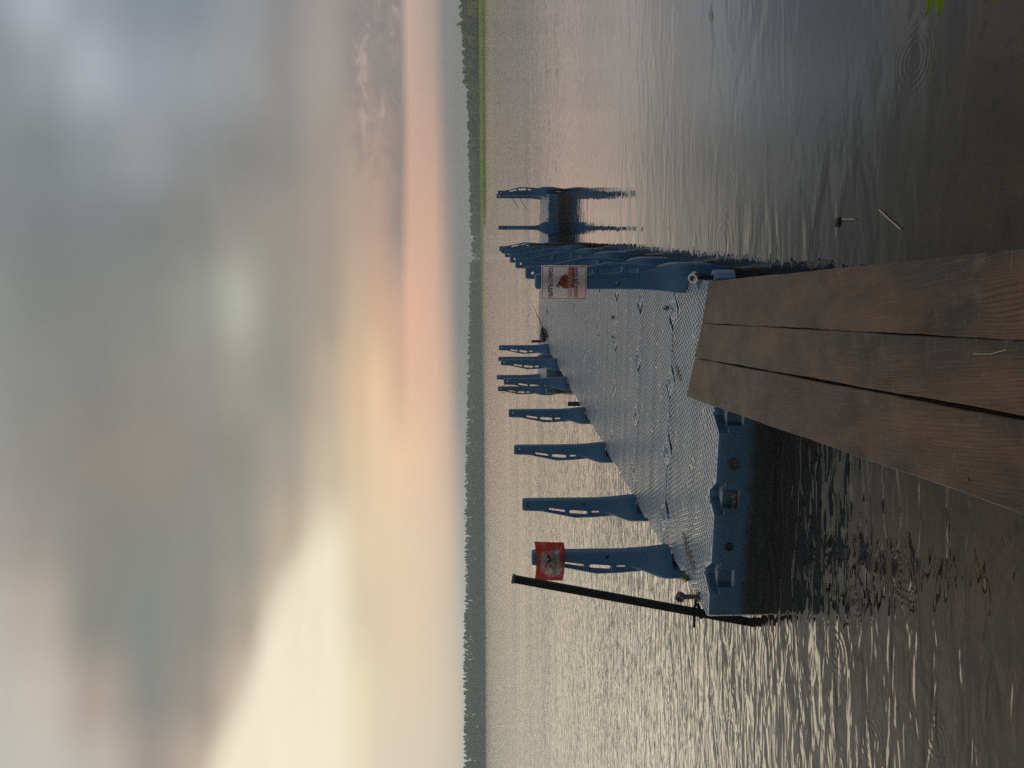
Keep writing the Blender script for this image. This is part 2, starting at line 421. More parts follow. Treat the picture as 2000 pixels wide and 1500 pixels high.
def wood_col(nt, tc):
    p, s, u, ring, fine, cells = wood_fields(nt, tc)
    c = nt.mix(nt.remap(cells, .40, .64), (.026, .016, .011, 1), (.135, .060, .025, 1))
    g = nt.math('MULTIPLY', nt.remap(ring, -.2, 1.0), nt.remap(nt.noise(p, 2.5, 3, .6), .42, .62, .15, .8))
    c = nt.mix(g, c, (.028, .017, .012, 1))
    c = nt.mix(nt.math('MULTIPLY', nt.remap(fine, .5, .75), .45), c, (.16, .115, .08, 1))
    kn = nt.noise(nt.mapping(p, (4.5, 3.0, 1), loc=(3.3, 1.7, 0)), 1.0, 2, .4, .6)
    c = nt.mix(nt.math('MULTIPLY', nt.remap(kn, .60, .72), .85), c, (.017, .013, .012, 1))
    # pale dried mud trodden in near the pier end, mostly along the board rims
    geo = nt.new('ShaderNodeNewGeometry'); gp = nt.new('ShaderNodeSeparateXYZ'); nt.put(gp.inputs[0], geo.outputs['Position'])
    md = nt.noise(geo.outputs['Position'], 13, 6, .7); md2 = nt.noise(geo.outputs['Position'], 2.2, 3, .6)
    far = nt.remap(gp.outputs[1], 2.3, 4.2)
    mud = nt.math('MULTIPLY', nt.math('ADD', nt.math('MULTIPLY', far, .52), nt.math('MULTIPLY', nt.remap(md, .52, .66), nt.math('MULTIPLY', nt.remap(md2, .45, .62), .5))), 1.0, clamp=True)
    c = nt.mix(mud, c, (.115, .088, .068, 1))
    # nail holes and scratches
    vo = nt.new('ShaderNodeTexVoronoi'); nt.put(vo.inputs['Vector'], nt.mapping(p, (6, 3.5, 0))); vo.inputs['Scale'].default_value = 1.0
    c = nt.mix(nt.remap(vo.outputs['Distance'], .028, .020), c, (.006, .005, .005, 1))
    sc = nt.noise(nt.mapping(p, (9, 60, 10), rot=(0, 0, .9)), 1.0, 2, .5, 1.5)
    c = nt.mix(nt.math('MULTIPLY', nt.remap(sc, .66, .71), .32), c, (.20, .16, .125, 1))
    return c
def wood_bump(nt, tc):
    p, s, u, ring, fine, cells = wood_fields(nt, tc)
    h = nt.math('ADD', nt.math('MULTIPLY', ring, .00025), nt.math('MULTIPLY', fine, .0012))
    h = nt.math('ADD', h, nt.math('MULTIPLY', nt.noise(p, 55, 4, .65), .0016))
    return nt.bump(h, 1.0)
M_WOOD = pbr('wet_brown_boards', wood_col, lambda nt, tc: nt.remap(nt.noise(tc.outputs['Object'], 7, 4, .6), .3, .7, .34, .66), .4, bump=wood_bump)

# ------------------------------------------------------------------ water and lake bed
RIPPLES = [(-1.09, 3.72, .10, .030), (-0.84, 3.30, .15, .034), (-1.40, 3.94, .16, .040), (-1.70, 3.58, .17, .034), (-1.46, 3.06, .12, .030), (-2.42, 5.60, .22, .05),
           (1.37, 3.20, .19, .030), (1.20, 3.95, .10, .032), (1.42, 5.66, .24, .055), (1.05, 5.8, .30, .07), (0.82, 3.92, .05, .024), (-0.55, 2.35, .10, .03), (2.15, 7.1, .25, .06), (-3.0, 7.6, .28, .06)]
def make_water():
    m, nt, out = material('lake_water')
    geo = nt.new('ShaderNodeNewGeometry'); p = geo.outputs['Position']
    s = nt.new('ShaderNodeSeparateXYZ'); nt.put(s.inputs[0], p)
    px, py = s.outputs[0], s.outputs[1]
    flat = nt.new('ShaderNodeCombineXYZ'); nt.put(flat.inputs[0], px); nt.put(flat.inputs[1], py)
    pp = flat.outputs[0]
    a = nt.noise(nt.mapping(pp, (1.5, 3.5, 1), rot=(0, 0, R(-17))), 1.0, 2, .45, .9)
    b = nt.noise(nt.mapping(pp, (3.0, 9.6, 1), rot=(0, 0, R(9))), 1.0, 2, .45, .7)
    c = nt.noise(nt.mapping(pp, (.16, .5, 1), rot=(0, 0, R(-6))), 1.0, 2, .5)
    d = nt.noise(nt.mapping(pp, (12, 26, 1), rot=(0, 0, R(-12))), 1.0, 2, .5, .5)
    # wind patches lie across the lake; a calm sheet far out, a rougher belt before it
    patch = nt.noise(nt.mapping(pp, (.03, .16, 1)), 1.0, 3, .55)
    amp = nt.remap(patch, .3, .7, .55, 1.25)
    belt = nt.math('MULTIPLY', nt.remap(py, 48, 75, smooth=True), nt.remap(py, 140, 190, 1, 0, smooth=True))
    calm = nt.math('MULTIPLY', nt.remap(py, 140, 190, 1.0, 1.15, smooth=True), nt.remap(py, 18, 60, 1.0, .54, smooth=True))
    amp = nt.math('MULTIPLY', nt.math('ADD', amp, nt.math('MULTIPLY', belt, .25)), calm)
    side = nt.remap(nt.math('SUBTRACT', px, nt.math('MULTIPLY', py, .12)), -1.2, 1.0, 1.0, .26, smooth=True)
    near = nt.remap(py, 1.5, 4.2, .55, 1.0, smooth=True)
    farl = nt.remap(py, 7, 30)
    amp = nt.math('MULTIPLY', nt.math('MULTIPLY', amp, nt.math('MAXIMUM', side, farl)), near)
    h = nt.math('MULTIPLY', a, .024)
    fine_amp = nt.math('MAXIMUM', nt.math('MULTIPLY', side, side), farl)
    h = nt.math('ADD', h, nt.math('MULTIPLY', nt.math('MULTIPLY', b, .0230), nt.math('ADD', nt.math('MULTIPLY', fine_amp, .8), .2)))
    h = nt.math('ADD', h, nt.math('MULTIPLY', c, .030))
    h = nt.math('ADD', h, nt.math('MULTIPLY', nt.math('MULTIPLY', d, .0038), nt.math('MULTIPLY', fine_amp, nt.remap(py, 4.5, 9.5, .22, 1.0))))
    h = nt.math('MULTIPLY', h, amp)
    for (rx, ry, rad, wl) in RIPPLES:
        r = nt.math('ADD', nt.vmath('DISTANCE', pp, (rx, ry, 0)), nt.math('MULTIPLY', nt.math('SUBTRACT', b, .5), .035))
        env = nt.math('MULTIPLY', nt.remap(r, rad * 1.05, rad * .55, 0, 1, smooth=True), nt.remap(r, 0, rad * .5, .55, 1.0))
        wv = nt.math('MULTIPLY', nt.math('SINE', nt.math('MULTIPLY', r, 2 * math.pi / wl)), env)
        h = nt.math('ADD', h, nt.math('MULTIPLY', wv, wl * (.013 if rx < 0 else .0042)))
    nrm = nt.bump(h, 1.0)
    fr = nt.new('ShaderNodeFresnel'); fr.inputs['IOR'].default_value = 1.333; nt.put(fr.inputs['Normal'], nrm)
    gl = nt.new('ShaderNodeBsdfGlossy'); gl.inputs['Roughness'].default_value = .02; nt.put(gl.inputs['Normal'], nrm)
    gl.inputs['Color'].default_value = (1, 1, 1, 1)
    tr = nt.new('ShaderNodeBsdfTransparent'); tr.inputs['Color'].default_value = (.74, .65, .50, 1)
    df = nt.new('ShaderNodeBsdfDiffuse')
    df.inputs['Color'].default_value = (.024, .0205, .0145, 1)
    body = nt.new('ShaderNodeMixShader'); nt.put(body.inputs[0], nt.remap(py, 2.4, 5.5, .10, .92))
    nt.l.new(tr.outputs[0], body.inputs[1]); nt.l.new(df.outputs[0], body.inputs[2])
    mx = nt.new('ShaderNodeMixShader'); nt.put(mx.inputs[0], nt.ramp(fr.outputs[0], [(p_, (v_, v_, v_)) for p_, v_ in ((0, 0), (.02, .024), (.05, .068), (.10, .19), (.20, .54), (.36, .89), (.60, .985), (1, 1))]))
    nt.l.new(body.outputs[0], mx.inputs[1]); nt.l.new(gl.outputs[0], mx.inputs[2])
    nt.l.new(mx.outputs[0], out.inputs[0])
    return m
wt = MB(); wt.quad((-3000, -0.35, 0), (3000, -0.35, 0), (3000, 3200, 0), (-3000, 3200, 0))
tag(wt.build('lake_water', make_water()), kind='structure')

def bed_col(nt, tc):
    geo = nt.new('ShaderNodeNewGeometry'); p = geo.outputs['Position']
    n = nt.noise(p, 1.6, 5, .6, .5); n2 = nt.noise(p, 8, 4, .6)
    c = nt.mix(nt.remap(n, .35, .65), (.12, .095, .064, 1), (.29, .225, .150, 1))
    return nt.mix(nt.math('MULTIPLY', nt.remap(n2, .58, .70), .75), c, (.018, .017, .014, 1))
M_BED = pbr('silty_bed', bed_col, .9, .2)
bd = MB()
ys = [-40, -8, -3, -1.2, -.5, 0, 1, 2, 3, 4, 5, 6, 8, 12, 20, 60, 400, 3200]
zs = [1.6, .8, .35, .12, .03, -.06, -.16, -.24, -.32, -.40, -.48, -.55, -.75, -1.2, -2.0, -4, -6, -8]
for i in range(len(ys) - 1):
    bd.quad((-3000, ys[i], zs[i]), (3000, ys[i], zs[i]), (3000, ys[i + 1], zs[i + 1]), (-3000, ys[i + 1], zs[i + 1]))
tag(bd.build('lake_bed', M_BED), kind='structure')

# ------------------------------------------------------------------ floating pier
ANG = R(11.2)
PO = Vector((-1.510, 4.959, 0)); PA = Vector((math.sin(ANG), math.cos(ANG), 0)); PB = Vector((math.cos(ANG), -math.sin(ANG), 0))
def pier_pt(a, b, z=0.0): return PO + PA * a + PB * b + Vector((0, 0, z))
DECK = 0.37
B0, B1 = -0.055, 2.140
MW, ML, GAP = 2.23, 1.240, 0.010
LUG = [MW * (.125 + .25 * k) for k in range(4)]
HWD, HDP = .112, .118

def module_outline(kind):
    W, L = MW, ML - GAP
    p = []
    def edge(pts): p.extend(pts)
    r = .02
    if kind == 'body': return [(r, 0), (W - r, 0), (W, r), (W, L - r), (W - r, L), (r, L), (0, L - r), (0, r)]
    def notch_front(c):
        if kind == 'top': return [(c - HWD, 0), (c - .022, HDP), (c + .022, HDP), (c + HWD, 0)]
        return [(c - .062, 0), (c - .062, .052), (c + .062, .052), (c + .062, 0)]
    edge([(r, 0)])
    for c in LUG: edge(notch_front(c))
    edge([(W - r, 0), (W, r)])
    m = L / 2
    if kind == 'top': edge([(W, m - .10), (W - .07, m - .02), (W - .07, m + .02), (W, m + .10)])
    else: edge([(W, m - .06), (W - .05, m - .06), (W - .05, m + .06), (W, m + .06)])
    edge([(W, L - r), (W - r, L)])
    for c in reversed(LUG): edge([(x, L - y) for x, y in reversed(notch_front(c))])
    edge([(r, L), (0, L - r)])
    if kind == 'top': edge([(0, m + .10), (.07, m + .02), (.07, m - .02), (0, m - .10)])
    else: edge([(0, m + .06), (.05, m + .06), (.05, m - .06), (0, m - .06)])
    edge([(0, r)])
    return p

def stud(mb, x, y, z, rx, ry, ang):
    n = 8; vs = []
    ca, sa = math.cos(ang), math.sin(ang)
    for (k, zz) in ((1.0, -.001), (.90, .0040), (.74, .0052)):
        for i in range(n):
            t = 2 * math.pi * i / n
            ex, ey = rx * k * math.cos(t), ry * k * math.sin(t)
            vs.append((x + ex * ca - ey * sa, y + ex * sa + ey * ca, z + zz))
    fs = []
    for l in range(2):
        for i in range(n):
            j = (i + 1) % n
            fs.append((l * n + i, l * n + j, (l + 1) * n + j, (l + 1) * n + i))
    fs.append(tuple(range(2 * n, 3 * n)))
    mb.add(vs, fs)

def make_module(parent):
    W, L = MW, ML - GAP
    mb = MB()
    prism(mb, module_outline('body'), -.22, .215)
    prism(mb, module_outline('slot'), .215, .305)
    prism(mb, module_outline('top'), .305, DECK, .011)
    # small hooked tabs on the ledge of each front pocket
    for c in LUG:
        for sgn in (-1, 1):
            x0 = c + sgn * .062; x1 = c + sgn * .098
            mb.add([(x0, .004, .303), (x1, .004, .303), (x0, .004, .335), (x0, .03, .303), (x1, .03, .303), (x0, .03, .335)],
                   [(0, 1, 2), (3, 5, 4), (1, 4, 5, 2), (0, 2, 5, 3)])
    # anti-slip studs in short slanting ranks with bare channels between
    for j in range(40):
        for i in range(60):
            y = .030 + j * .0365 + random.uniform(-.0025, .0025)
            x = .028 + (i + .5 * (j % 2)) * .0415 + .004 * math.sin(j * .7) + random.uniform(-.0015, .0015)
            if not (.026 < x < W - .026 and .028 < y < L - .028): continue
            if random.random() < .012: continue
            ok = True
            for c in LUG:
                for yy in (y, L - y):
                    if abs(x - c) / (HWD + .035) + yy / (HDP + .035) < 1: ok = False
            for xx in (x, W - x):
                if xx / .11 + abs(y - L / 2) / .14 < 1: ok = False
            if ok: stud(mb, x, y, DECK, .0152, .0175, random.uniform(-.3, .3))
    o = mb.build('float_module', M_MODULE, parent, auto=R(38))
    return o

pier = empty('floating_pier', PO, -ANG)
tag(pier, 'long T-shaped blue plastic floating pier with studded deck reaching out over the lake', 'floating pier')
mod0 = make_module(pier); mod0.location = (B0 + .035, 0, 0); mod0.scale.x = (B1 - B0 - .035) / MW
T_A = 12.46
for k in range(1, 10):
    c = mod0.copy(); COL.objects.link(c); c.parent = pier; c.location = (B0 - .035, ML * k + .02, 0)
for i in range(2):
    for j in range(2):
        c = mod0.copy(); COL.objects.link(c); c.parent = pier; c.location = (-1.16 + i * (MW + .02), T_A + j * ML, 0)
# diamond connector plates bridging each seam
cp = MB()
q = [(0 - HWD - .010, 0), (-.021, -HDP + .001), (.021, -HDP + .001), (HWD + .010, 0), (.021, HDP - .001), (-.021, HDP - .001)]
prism(cp, q, .31, DECK + .003, .010)
for i in range(-3, 4):
    for j in range(-2, 3):
        x, y = i * .027 + (.0135 if j % 2 else 0), j * .034
        if abs(x) / (HWD - .02) + abs(y) / (HDP - .02) < 1 and math.hypot(x, y) > .038: stud(cp, x, y, DECK + .003, .010, .013, 0)
plate0 = cp.build('connector_plate', M_MODULE, pier, auto=R(38))
sc = MB(); sc.ring((0, 0, DECK + .004), (0, 0, 1), .012, .026, .006, 20)
sc.tube([(0, 0, DECK - .02), (0, 0, DECK + .002)], .012, 10)
scr0 = sc.build('screw_cap', M_PALEBLUE, plate0)
first = True
def seam(bstart, a):
    global first
    for c in LUG:
        if first: o = plate0; first = False
        else:
            o = plate0.copy(); COL.objects.link(o); o.parent = pier
            s2 = scr0.copy(); COL.objects.link(s2); s2.parent = o
        o.location = (bstart + c, a - GAP / 2, 0)
for k in range(1, 10): seam(B0 - .035, ML * k + .02 * (k > 0))
for i in range(2): seam(-1.16 + i * (MW + .02), T_A + ML)
# drain plugs on the near face
for (b, z, r, m) in ((.62 + .40, .262, .036, M_PLUG), (.47, .262, .026, M_RUBBER)):
    pl = MB(); pl.ring((0, 0, 0), (0, 1, 0), r * .72, r, .020, 24)
    pl.tube([(0, .002, 0), (0, .012, 0)], r * .74, 18)
    o = pl.build('drain_plug', m, pier, auto=R(40)); o.location = (b, -.004, z)
# leaf litter caught in a pocket of the near face
lt = MB(); rr = random.Random(5)
for _ in range(60):
    p = Vector((rr.uniform(-.045, .045), rr.uniform(.006, .046), rr.uniform(.216, .258)))
    d = Vector((rr.uniform(-1, 1), rr.uniform(-1, 1), rr.uniform(-.5, .5))).normalized() * .03
    n = Vector((rr.uniform(-1, 1), rr.uniform(-1, 1), rr.uniform(-1, 1))).normalized() * .006
    lt.quad(p - d, p - d * .2 + n, p + d, p - n)
o = lt.build('leaf_litter', M_DIRT); o.location = pier_pt(0, B0 + LUG[1]); o.rotation_euler.z = -ANG
tag(o, 'dry brown leaf litter caught in a square pocket of the pier end', 'leaf litter')

# ------------------------------------------------------------------ guard posts
def rrect(x0, z0, x1, z1, s0=0.0, n=5):
    """rounded slot; s0 shears x with height"""
    r = min(x1 - x0, z1 - z0) * .5 * .92
    pts = []
    for cx, cz, a0 in ((x1 - r, z0 + r, -90), (x1 - r, z1 - r, 0), (x0 + r, z1 - r, 90), (x0 + r, z0 + r, 180)):
        for k in range(n):
            a = R(a0 + 90 * k / (n - 1)); pts.append((cx + r * math.cos(a), cz + r * math.sin(a)))
    zc = (z0 + z1) / 2
    return [(x + (z - zc) * s0, z) for x, z in pts]
def circ(x, z, r, n=14): return [(x + r * math.cos(2 * math.pi * k / n), z + r * math.sin(2 * math.pi * k / n)) for k in range(n)]
def make_post():
    root = empty('guard_post')
    mb = MB(); I = Matrix.Translation((-.095, 0, 0))
    main = [(0, .02), (.093, .02), (.090, .30), (.086, .42), (.078, .83), (.112, .905), (.1085, .985), (.1055, 1.060), (.103, 1.075), (.096, 1.086), (.016, 1.086), (.006, 1.080), (0, 1.066)]
    plate(mb, main, [circ(.050, 1.025, .0135), circ(.044, .50, .0125)], .086, .009, I)
    web = [(.070, .10), (.150, .10), (.168, .24), (.182, .42), (.186, .575), (.180, .61), (.113, .915), (.070, .90)]
    web = list(web)
    plate(mb, web, [rrect(.095, .675, .128, .835, -.16), rrect(.112, .465, .158, .640, -.08), rrect(.118, .350, .150, .430, 0)], .060, .007, I)
    # flared foot: rides over the deck rim, then runs down the side of the float
    def sec(h, x0, x1, t): return (h, x0, x1, t)
    def loft(secs):
        vs = []; fs = []
        for h, x0, x1, t in secs:
            b = .013; i_ = min(.044, t / 2); xm = x0 + (x1 - x0) * .55 if x0 < 0 else x0 + b
            if x0 >= 0: i_ = t / 2 - b
            vs += [(x0, -i_, h), (xm, -t / 2, h), (x1 - b, -t / 2, h), (x1, -t / 2 + b, h), (x1, t / 2 - b, h), (x1 - b, t / 2, h), (xm, t / 2, h), (x0, i_, h)]
        n = len(secs)
        for k in range(n - 1):
            for i in range(8):
                j = (i + 1) % 8; fs.append((k * 8 + i, k * 8 + j, (k + 1) * 8 + j, (k + 1) * 8 + i))
        fs.append(tuple(range(7, -1, -1))); fs.append(tuple(range((n - 1) * 8, n * 8)))
        mb.add(vs, fs)
    loft([sec(.014, -.120, .094, .272), sec(.060, -.118, .094, .270), sec(.090, -.115, .092, .250), sec(.130, -.110, .086, .208), sec(.175, -.105, .076, .160), sec(.22, -.100, .063, .122), sec(.275, -.097, .048, .099), sec(.34, -.096, .030, .0875)])
    loft([sec(-.37, .006, .058, .246), sec(-.24, .006, .072, .258), sec(-.14, .006, .092, .270), sec(-.05, .006, .094, .272), sec(.0135, .006, .0935, .271)])
    mb.build('post_body', M_POST, root, auto=R(34))
    # bolt through the lower hole
    bt = MB(); bt.tube([(-.051, -.048, .50), (-.051, -.036, .50)], .0105, 6)
    bt.build('bolt', M_DARKSTEEL, root)
    return root
POST = make_post()
ROW_L = 'blue guard posts along the left edge of the pier'
ROW_R = 'blue guard posts along the right edge of the pier'
ROW_T = 'blue guard posts round the far cross platform'
LP = [1.00, 2.36, 4.20, 6.02, 8.38, 10.18, 11.95]
RP = [.93, 2.12, 4.08, 5.68, 7.88, 10.00, 11.55]
lab_l = ['blue slotted guard post carrying the red no-diving sign, nearest of the left row',
         'second blue guard post of the left row, just beyond the one with red sign',
         'third blue slotted guard post of the left row, counted from the red sign',
         'fourth blue slotted guard post of the left row, the last before the wide gap',
         'fifth blue slotted guard post of the left row, first beyond the wide gap',
         'sixth blue slotted guard post of the left row, next to last before the fishing rod',
         'seventh and farthest blue slotted guard post of the left row, beside the black bag']
lab_r = ['blue slotted guard post carrying the white warning sheet, nearest of the right row',
         'second blue guard post of the right row, its holed top just above the white sheet',
         'third blue guard post of the overlapping right row, counted from the white sheet',
         'fourth blue guard post of the overlapping right row, counted from the white sheet',
         'fifth blue guard post of the overlapping right row, in front of the rusty pile',
         'sixth blue guard post of the overlapping right row, just beyond the rusty pile',
         'seventh and farthest blue guard post of the right row, where the platform begins']
used = [False]
def place_post(a, b, rz, label, group, z=DECK):
    if not used[0]: o = POST; used[0] = True
    else: o = copy_tree(POST)
    o.location = pier_pt(a, b, z); o.rotation_euler = (0, 0, -ANG + rz)
    tag(o, label, 'guard post', group)
    return o
LB = [-.015, -.08, -.07, -.06, -.06, -.035, -.01]
for a, b, l in zip(LP, LB, lab_l): place_post(a, B0 + b, math.pi, l, ROW_L)
for a, l in zip(RP, lab_r): place_post(a, B1, 0, l, ROW_R)
TE0, TE1 = -1.16, -1.16 + 2 * MW + .02
place_post(12.86, TE0, math.pi, 'blue guard post hung with dry weed on the left end of the far platform', ROW_T)
place_post(14.30, TE0, math.pi, 'blue guard post at the far left corner of the platform, half hidden', ROW_T)
place_post(12.90, TE1, 0, 'blue guard post with loose black line at the platform\'s right end', ROW_T)
place_post(14.30, TE1, 0, 'blue guard post at the far right corner of the platform, peeping out behind another', ROW_T)
place_post(T_A, 2.53, -math.pi / 2, 'blue guard post seen edge-on, alone on the near side of the right wing', ROW_T)
place_post(T_A, -.36, -math.pi / 2, 'blue guard post seen edge-on, mostly hidden by the left row', ROW_T)

# ------------------------------------------------------------------ signs
def text_mesh(mb, body, x0, x1, z0, z1, y, bold=0.0):
    cv = bpy.data.curves.new('lettering', 'FONT'); cv.body = body; cv.size = 1.0; cv.offset = bold; cv.resolution_u = 3
    ob = bpy.data.objects.new('lettering', cv); COL.objects.link(ob)
    dg = bpy.context.evaluated_depsgraph_get(); dg.update()
    me = bpy.data.meshes.new_from_object(ob.evaluated_get(dg))
    xs = [v.co.x for v in me.vertices]; zs_ = [v.co.y for v in me.vertices]
    a0, a1, c0, c1 = min(xs), max(xs), min(zs_), max(zs_)
    vs = [(x0 + (v.co.x - a0) / (a1 - a0) * (x1 - x0), y, z0 + (v.co.y - c0) / (c1 - c0) * (z1 - z0)) for v in me.vertices]
    mb.add(vs, [tuple(p.vertices) for p in me.polygons])
    bpy.data.objects.remove(ob); bpy.data.curves.remove(cv); bpy.data.meshes.remove(me)

def sheet_material(name, colf):
    m, nt, out = material(name)
    tc = nt.new('ShaderNodeTexCoord'); col = colf(nt, tc)
    d = nt.new('ShaderNodeBsdfDiffuse'); nt.put(d.inputs[0], col)
    t = nt.new('ShaderNodeBsdfTranslucent'); nt.put(t.inputs[0], col)
    g = nt.new('ShaderNodeBsdfGlossy'); g.inputs['Roughness'].default_value = .25
    tr = nt.new('ShaderNodeBsdfTransparent'); nt.put(tr.inputs[0], col)
    m1 = nt.new('ShaderNodeMixShader'); m1.inputs[0].default_value = .74
    nt.l.new(d.outputs[0], m1.inputs[1]); nt.l.new(t.outputs[0], m1.inputs[2])
    m3 = nt.new('ShaderNodeMixShader'); m3.inputs[0].default_value = .07
    nt.l.new(m1.outputs[0], m3.inputs[1]); nt.l.new(tr.outputs[0], m3.inputs[2])
    m2 = nt.new('ShaderNodeMixShader'); m2.inputs[0].default_value = .03
    nt.l.new(m3.outputs[0], m2.inputs[1]); nt.l.new(g.outputs[0], m2.inputs[2])
    nt.l.new(m2.outputs[0], out.inputs[0])
    return m
def flatmat(name, c, r=.6): return pbr(name, lambda nt, tc: nt.mix(nt.noise(tc.outputs['Object'], 60, 3), c, tuple(x * .7 for x in c[:3]) + (1,)), r, .3)
INK = flatmat('black_ink', (.008, .007, .008, 1)); BROWN = flatmat('faded_brown_ink', (.045, .016, .010, 1))
PALE = flatmat('bleached_ink', (.42, .30, .20, 1)); REDINK = flatmat('red_border_ink', (.30, .07, .04, 1))

# white sheet on the nearest right post: local x right, z up, y away from the viewer
def white_col(nt, tc):
    p = tc.outputs['Object']
    base = nt.mix(nt.noise(p, 9, 4, .6), (.80, .75, .73, 1), (.92, .89, .87, 1))
    nz = nt.noise(p, 22, 3, .6); 
    wv = nt.vmath('ADD', p, nt.vmath('MULTIPLY', nt.noise(p, 16, 3, .6, out=1), (.016, 0, .016)))
    dd = nt.vmath('DISTANCE', wv, (.008 + .008, 0, -.016 + .008))
    blot = nt.remap(dd, .056, .042, smooth=True)
    s = nt.new('ShaderNodeSeparateXYZ'); nt.put(s.inputs[0], wv)
    bx = nt.math('MULTIPLY', nt.remap(s.outputs[0], -.035, -.020), nt.remap(s.outputs[0], .121, .112))
    bz = nt.math('MULTIPLY', nt.remap(s.outputs[2], -.068, -.060), nt.remap(s.outputs[2], -.014, -.026))
    red = nt.math('MAXIMUM', blot, nt.math('MULTIPLY', bx, bz))
    pink = nt.remap(nt.noise(p, 7, 3, .5), .50, .66)
    c = nt.mix(nt.math('MULTIPLY', pink, .5), base, (.80, .52, .50, 1))
    return nt.mix(nt.math('MULTIPLY', red, .92), c, nt.mix(nz, (.50, .035, .045, 1), (.62, .12, .11, 1)))
M_WHITE = sheet_material('white_plastic_sheet', white_col)
def curved_sheet(w_, h_, bow, n=14, warp=None):
    mb = MB(); vs = []; m = 8
    for j in range(m + 1):
        for i in range(n + 1):
            x = (i / n - .5) * w_; z = (j / m - .5) * h_
            y = bow * ((2 * x / w_) ** 2)
            if warp: x, y, z = warp(x, y, z)
            vs.append((x, y, z))
    k = len(vs)
    vs += [(x, y + .0012, z) for x, y, z in vs]
    fs = []
    for j in range(m):
        for i in range(n):
            a = j * (n + 1) + i
            fs.append((a, a + 1, a + n + 2, a + n + 1)); fs.append((k + a, k + a + n + 1, k + a + n + 2, k + a + 1))
    rim = [i for i in range(n + 1)] + [j * (n + 1) + n for j in range(1, m + 1)] + [m * (n + 1) + i for i in range(n - 1, -1, -1)] + [j * (n + 1) for j in range(m - 1, 0, -1)]
    for a, b in zip(rim, rim[1:] + rim[:1]): fs.append((a, k + a, k + b, b))
    mb.add(vs, fs); return mb
sg = empty('warning_sheet', pier_pt(RP[0] - .066, B1 - .045, DECK + .885), -ANG)
tag(sg, 'faded white warning sheet with red blot and Cyrillic lettering on nearest right post', 'sign')
SW, SH = .240, .322
curved_sheet(SW, SH, .0, 2).build('sheet', M_WHITE, sg)
t1 = MB(); text_mesh(t1, 'НЫРЯТЬ С ПИРСА', -SW / 2 + .016, SW / 2 - .014, .078, .112, -.0018, .026)
t1.build('lettering', BROWN, sg)
t2 = MB(); text_mesh(t2, 'ЗАПРЕЩЕНО', -SW / 2 + .020, SW / 2 - .016, -.062, -.028, -.0018, .02); t2.build('lettering', PALE, sg)
t3 = MB(); text_mesh(t3, 'ОПАСНО ДЛЯ ЖИЗНИ', -SW / 2 + .018, SW / 2 - .016, -.104, -.072, -.0022, .026)
t3.build('lettering', flatmat('dark_brown_ink', (.035, .012, .010, 1)), sg)
br = MB(); e = .007; bw = .0032
x0, x1, z0, z1 = -SW / 2 + e, SW / 2 - e, -SH / 2 + e, SH / 2 - e
for (a, b, c, d) in ((x0, z0, x1, z0 + bw), (x0, z1 - bw, x1, z1), (x0, z0 + bw, x0 + bw, z1 - bw), (x1 - bw, z0 + bw, x1, z1 - bw)):
    br.quad((a, -.0016, b), (c, -.0016, b), (c, -.0016, d), (a, -.0016, d))
br.build('border', REDINK, sg)
def blob(mb, pts, wid, y):
    """flat stroke along a polyline in the sign plane"""
    for (p, q2) in zip(pts, pts[1:]):
        d = Vector((q2[0] - p[0], q2[1] - p[1])); n = Vector((-d.y, d.x)).normalized() * wid / 2
        mb.quad((p[0] - n.x, y, p[1] - n.y), (q2[0] - n.x, y, q2[1] - n.y), (q2[0] + n.x, y, q2[1] + n.y), (p[0] + n.x, y, p[1] + n.y))
def disc(mb, x, z, r, y, n=16):
    mb.add([(x + r * math.cos(2 * math.pi * k / n), y, z + r * math.sin(2 * math.pi * k / n)) for k in range(n)], [tuple(range(n))])
pg = MB()
disc(pg, .000, .036, .0065, -.0019)
blob(pg, [(-.030, .052), (-.018, .044), (-.004, .030)], .008, -.0020)
blob(pg, [(-.018, .044), (-.026, .034), (-.034, .036)], .006, -.0021)
blob(pg, [(-.008, .034), (-.016, .024), (-.012, .020)], .006, -.0022)
for k in range(2):
    blob(pg, [(-.012 + i * .006, .004 - k * .010 + .0035 * math.sin(i * 1.2)) for i in range(10)], .004, -.0019)
pg.build('pictogram', INK, sg)

# red sheet on the nearest left post
def red_col(nt, tc):
    p = tc.outputs['Object']
    n1 = nt.noise(nt.mapping(p, (6, 6, 8)), 1.0, 3, .55, .4); n2 = nt.noise(p, 15, 3, .6); n3 = nt.noise(nt.mapping(p, (7, 7, 4), loc=(2, 0, 1)), 1.0, 3, .6)
    s = nt.new('ShaderNodeSeparateXYZ'); nt.put(s.inputs[0], p)
    rim = nt.math('MAXIMUM', nt.remap(nt.math('ABSOLUTE', s.outputs[0]), .085, .135), nt.remap(nt.math('ABSOLUTE', nt.math('ADD', s.outputs[2], .01)), .062, .098))
    c = nt.mix(nt.remap(nt.math('SUBTRACT', n1, nt.math('MULTIPLY', rim, .30)), .31, .50), (.66, .105, .090, 1), (.70, .62, .59, 1))
    c = nt.mix(nt.math('MULTIPLY', nt.remap(n3, .57, .66), .7), c, (.42, .05, .15, 1))
    c = nt.mix(nt.math('MULTIPLY', nt.remap(n2, .56, .68), nt.math('MULTIPLY', rim, .6)), c, (.58, .46, .26, 1))
    return c
M_RED = sheet_material('red_plastic_sheet', red_col)
rs = empty('no_diving_sign', pier_pt(LP[0] - .060, B0 + .010, DECK + .955), -ANG)
tag(rs, 'curled red faded sign with black diver and wavy lines on the nearest left post', 'sign')
RW, RH = .315, .222
def warp(x, y, z): return (x + .01 * (z / RH) , y + .012 * (z / RH) ** 2, z * (1 + .06 * x / RW) - .012 * math.cos(x / RW * math.pi))
curved_sheet(RW, RH, .022, 18, warp).build('sheet', M_RED, rs, smooth=False)
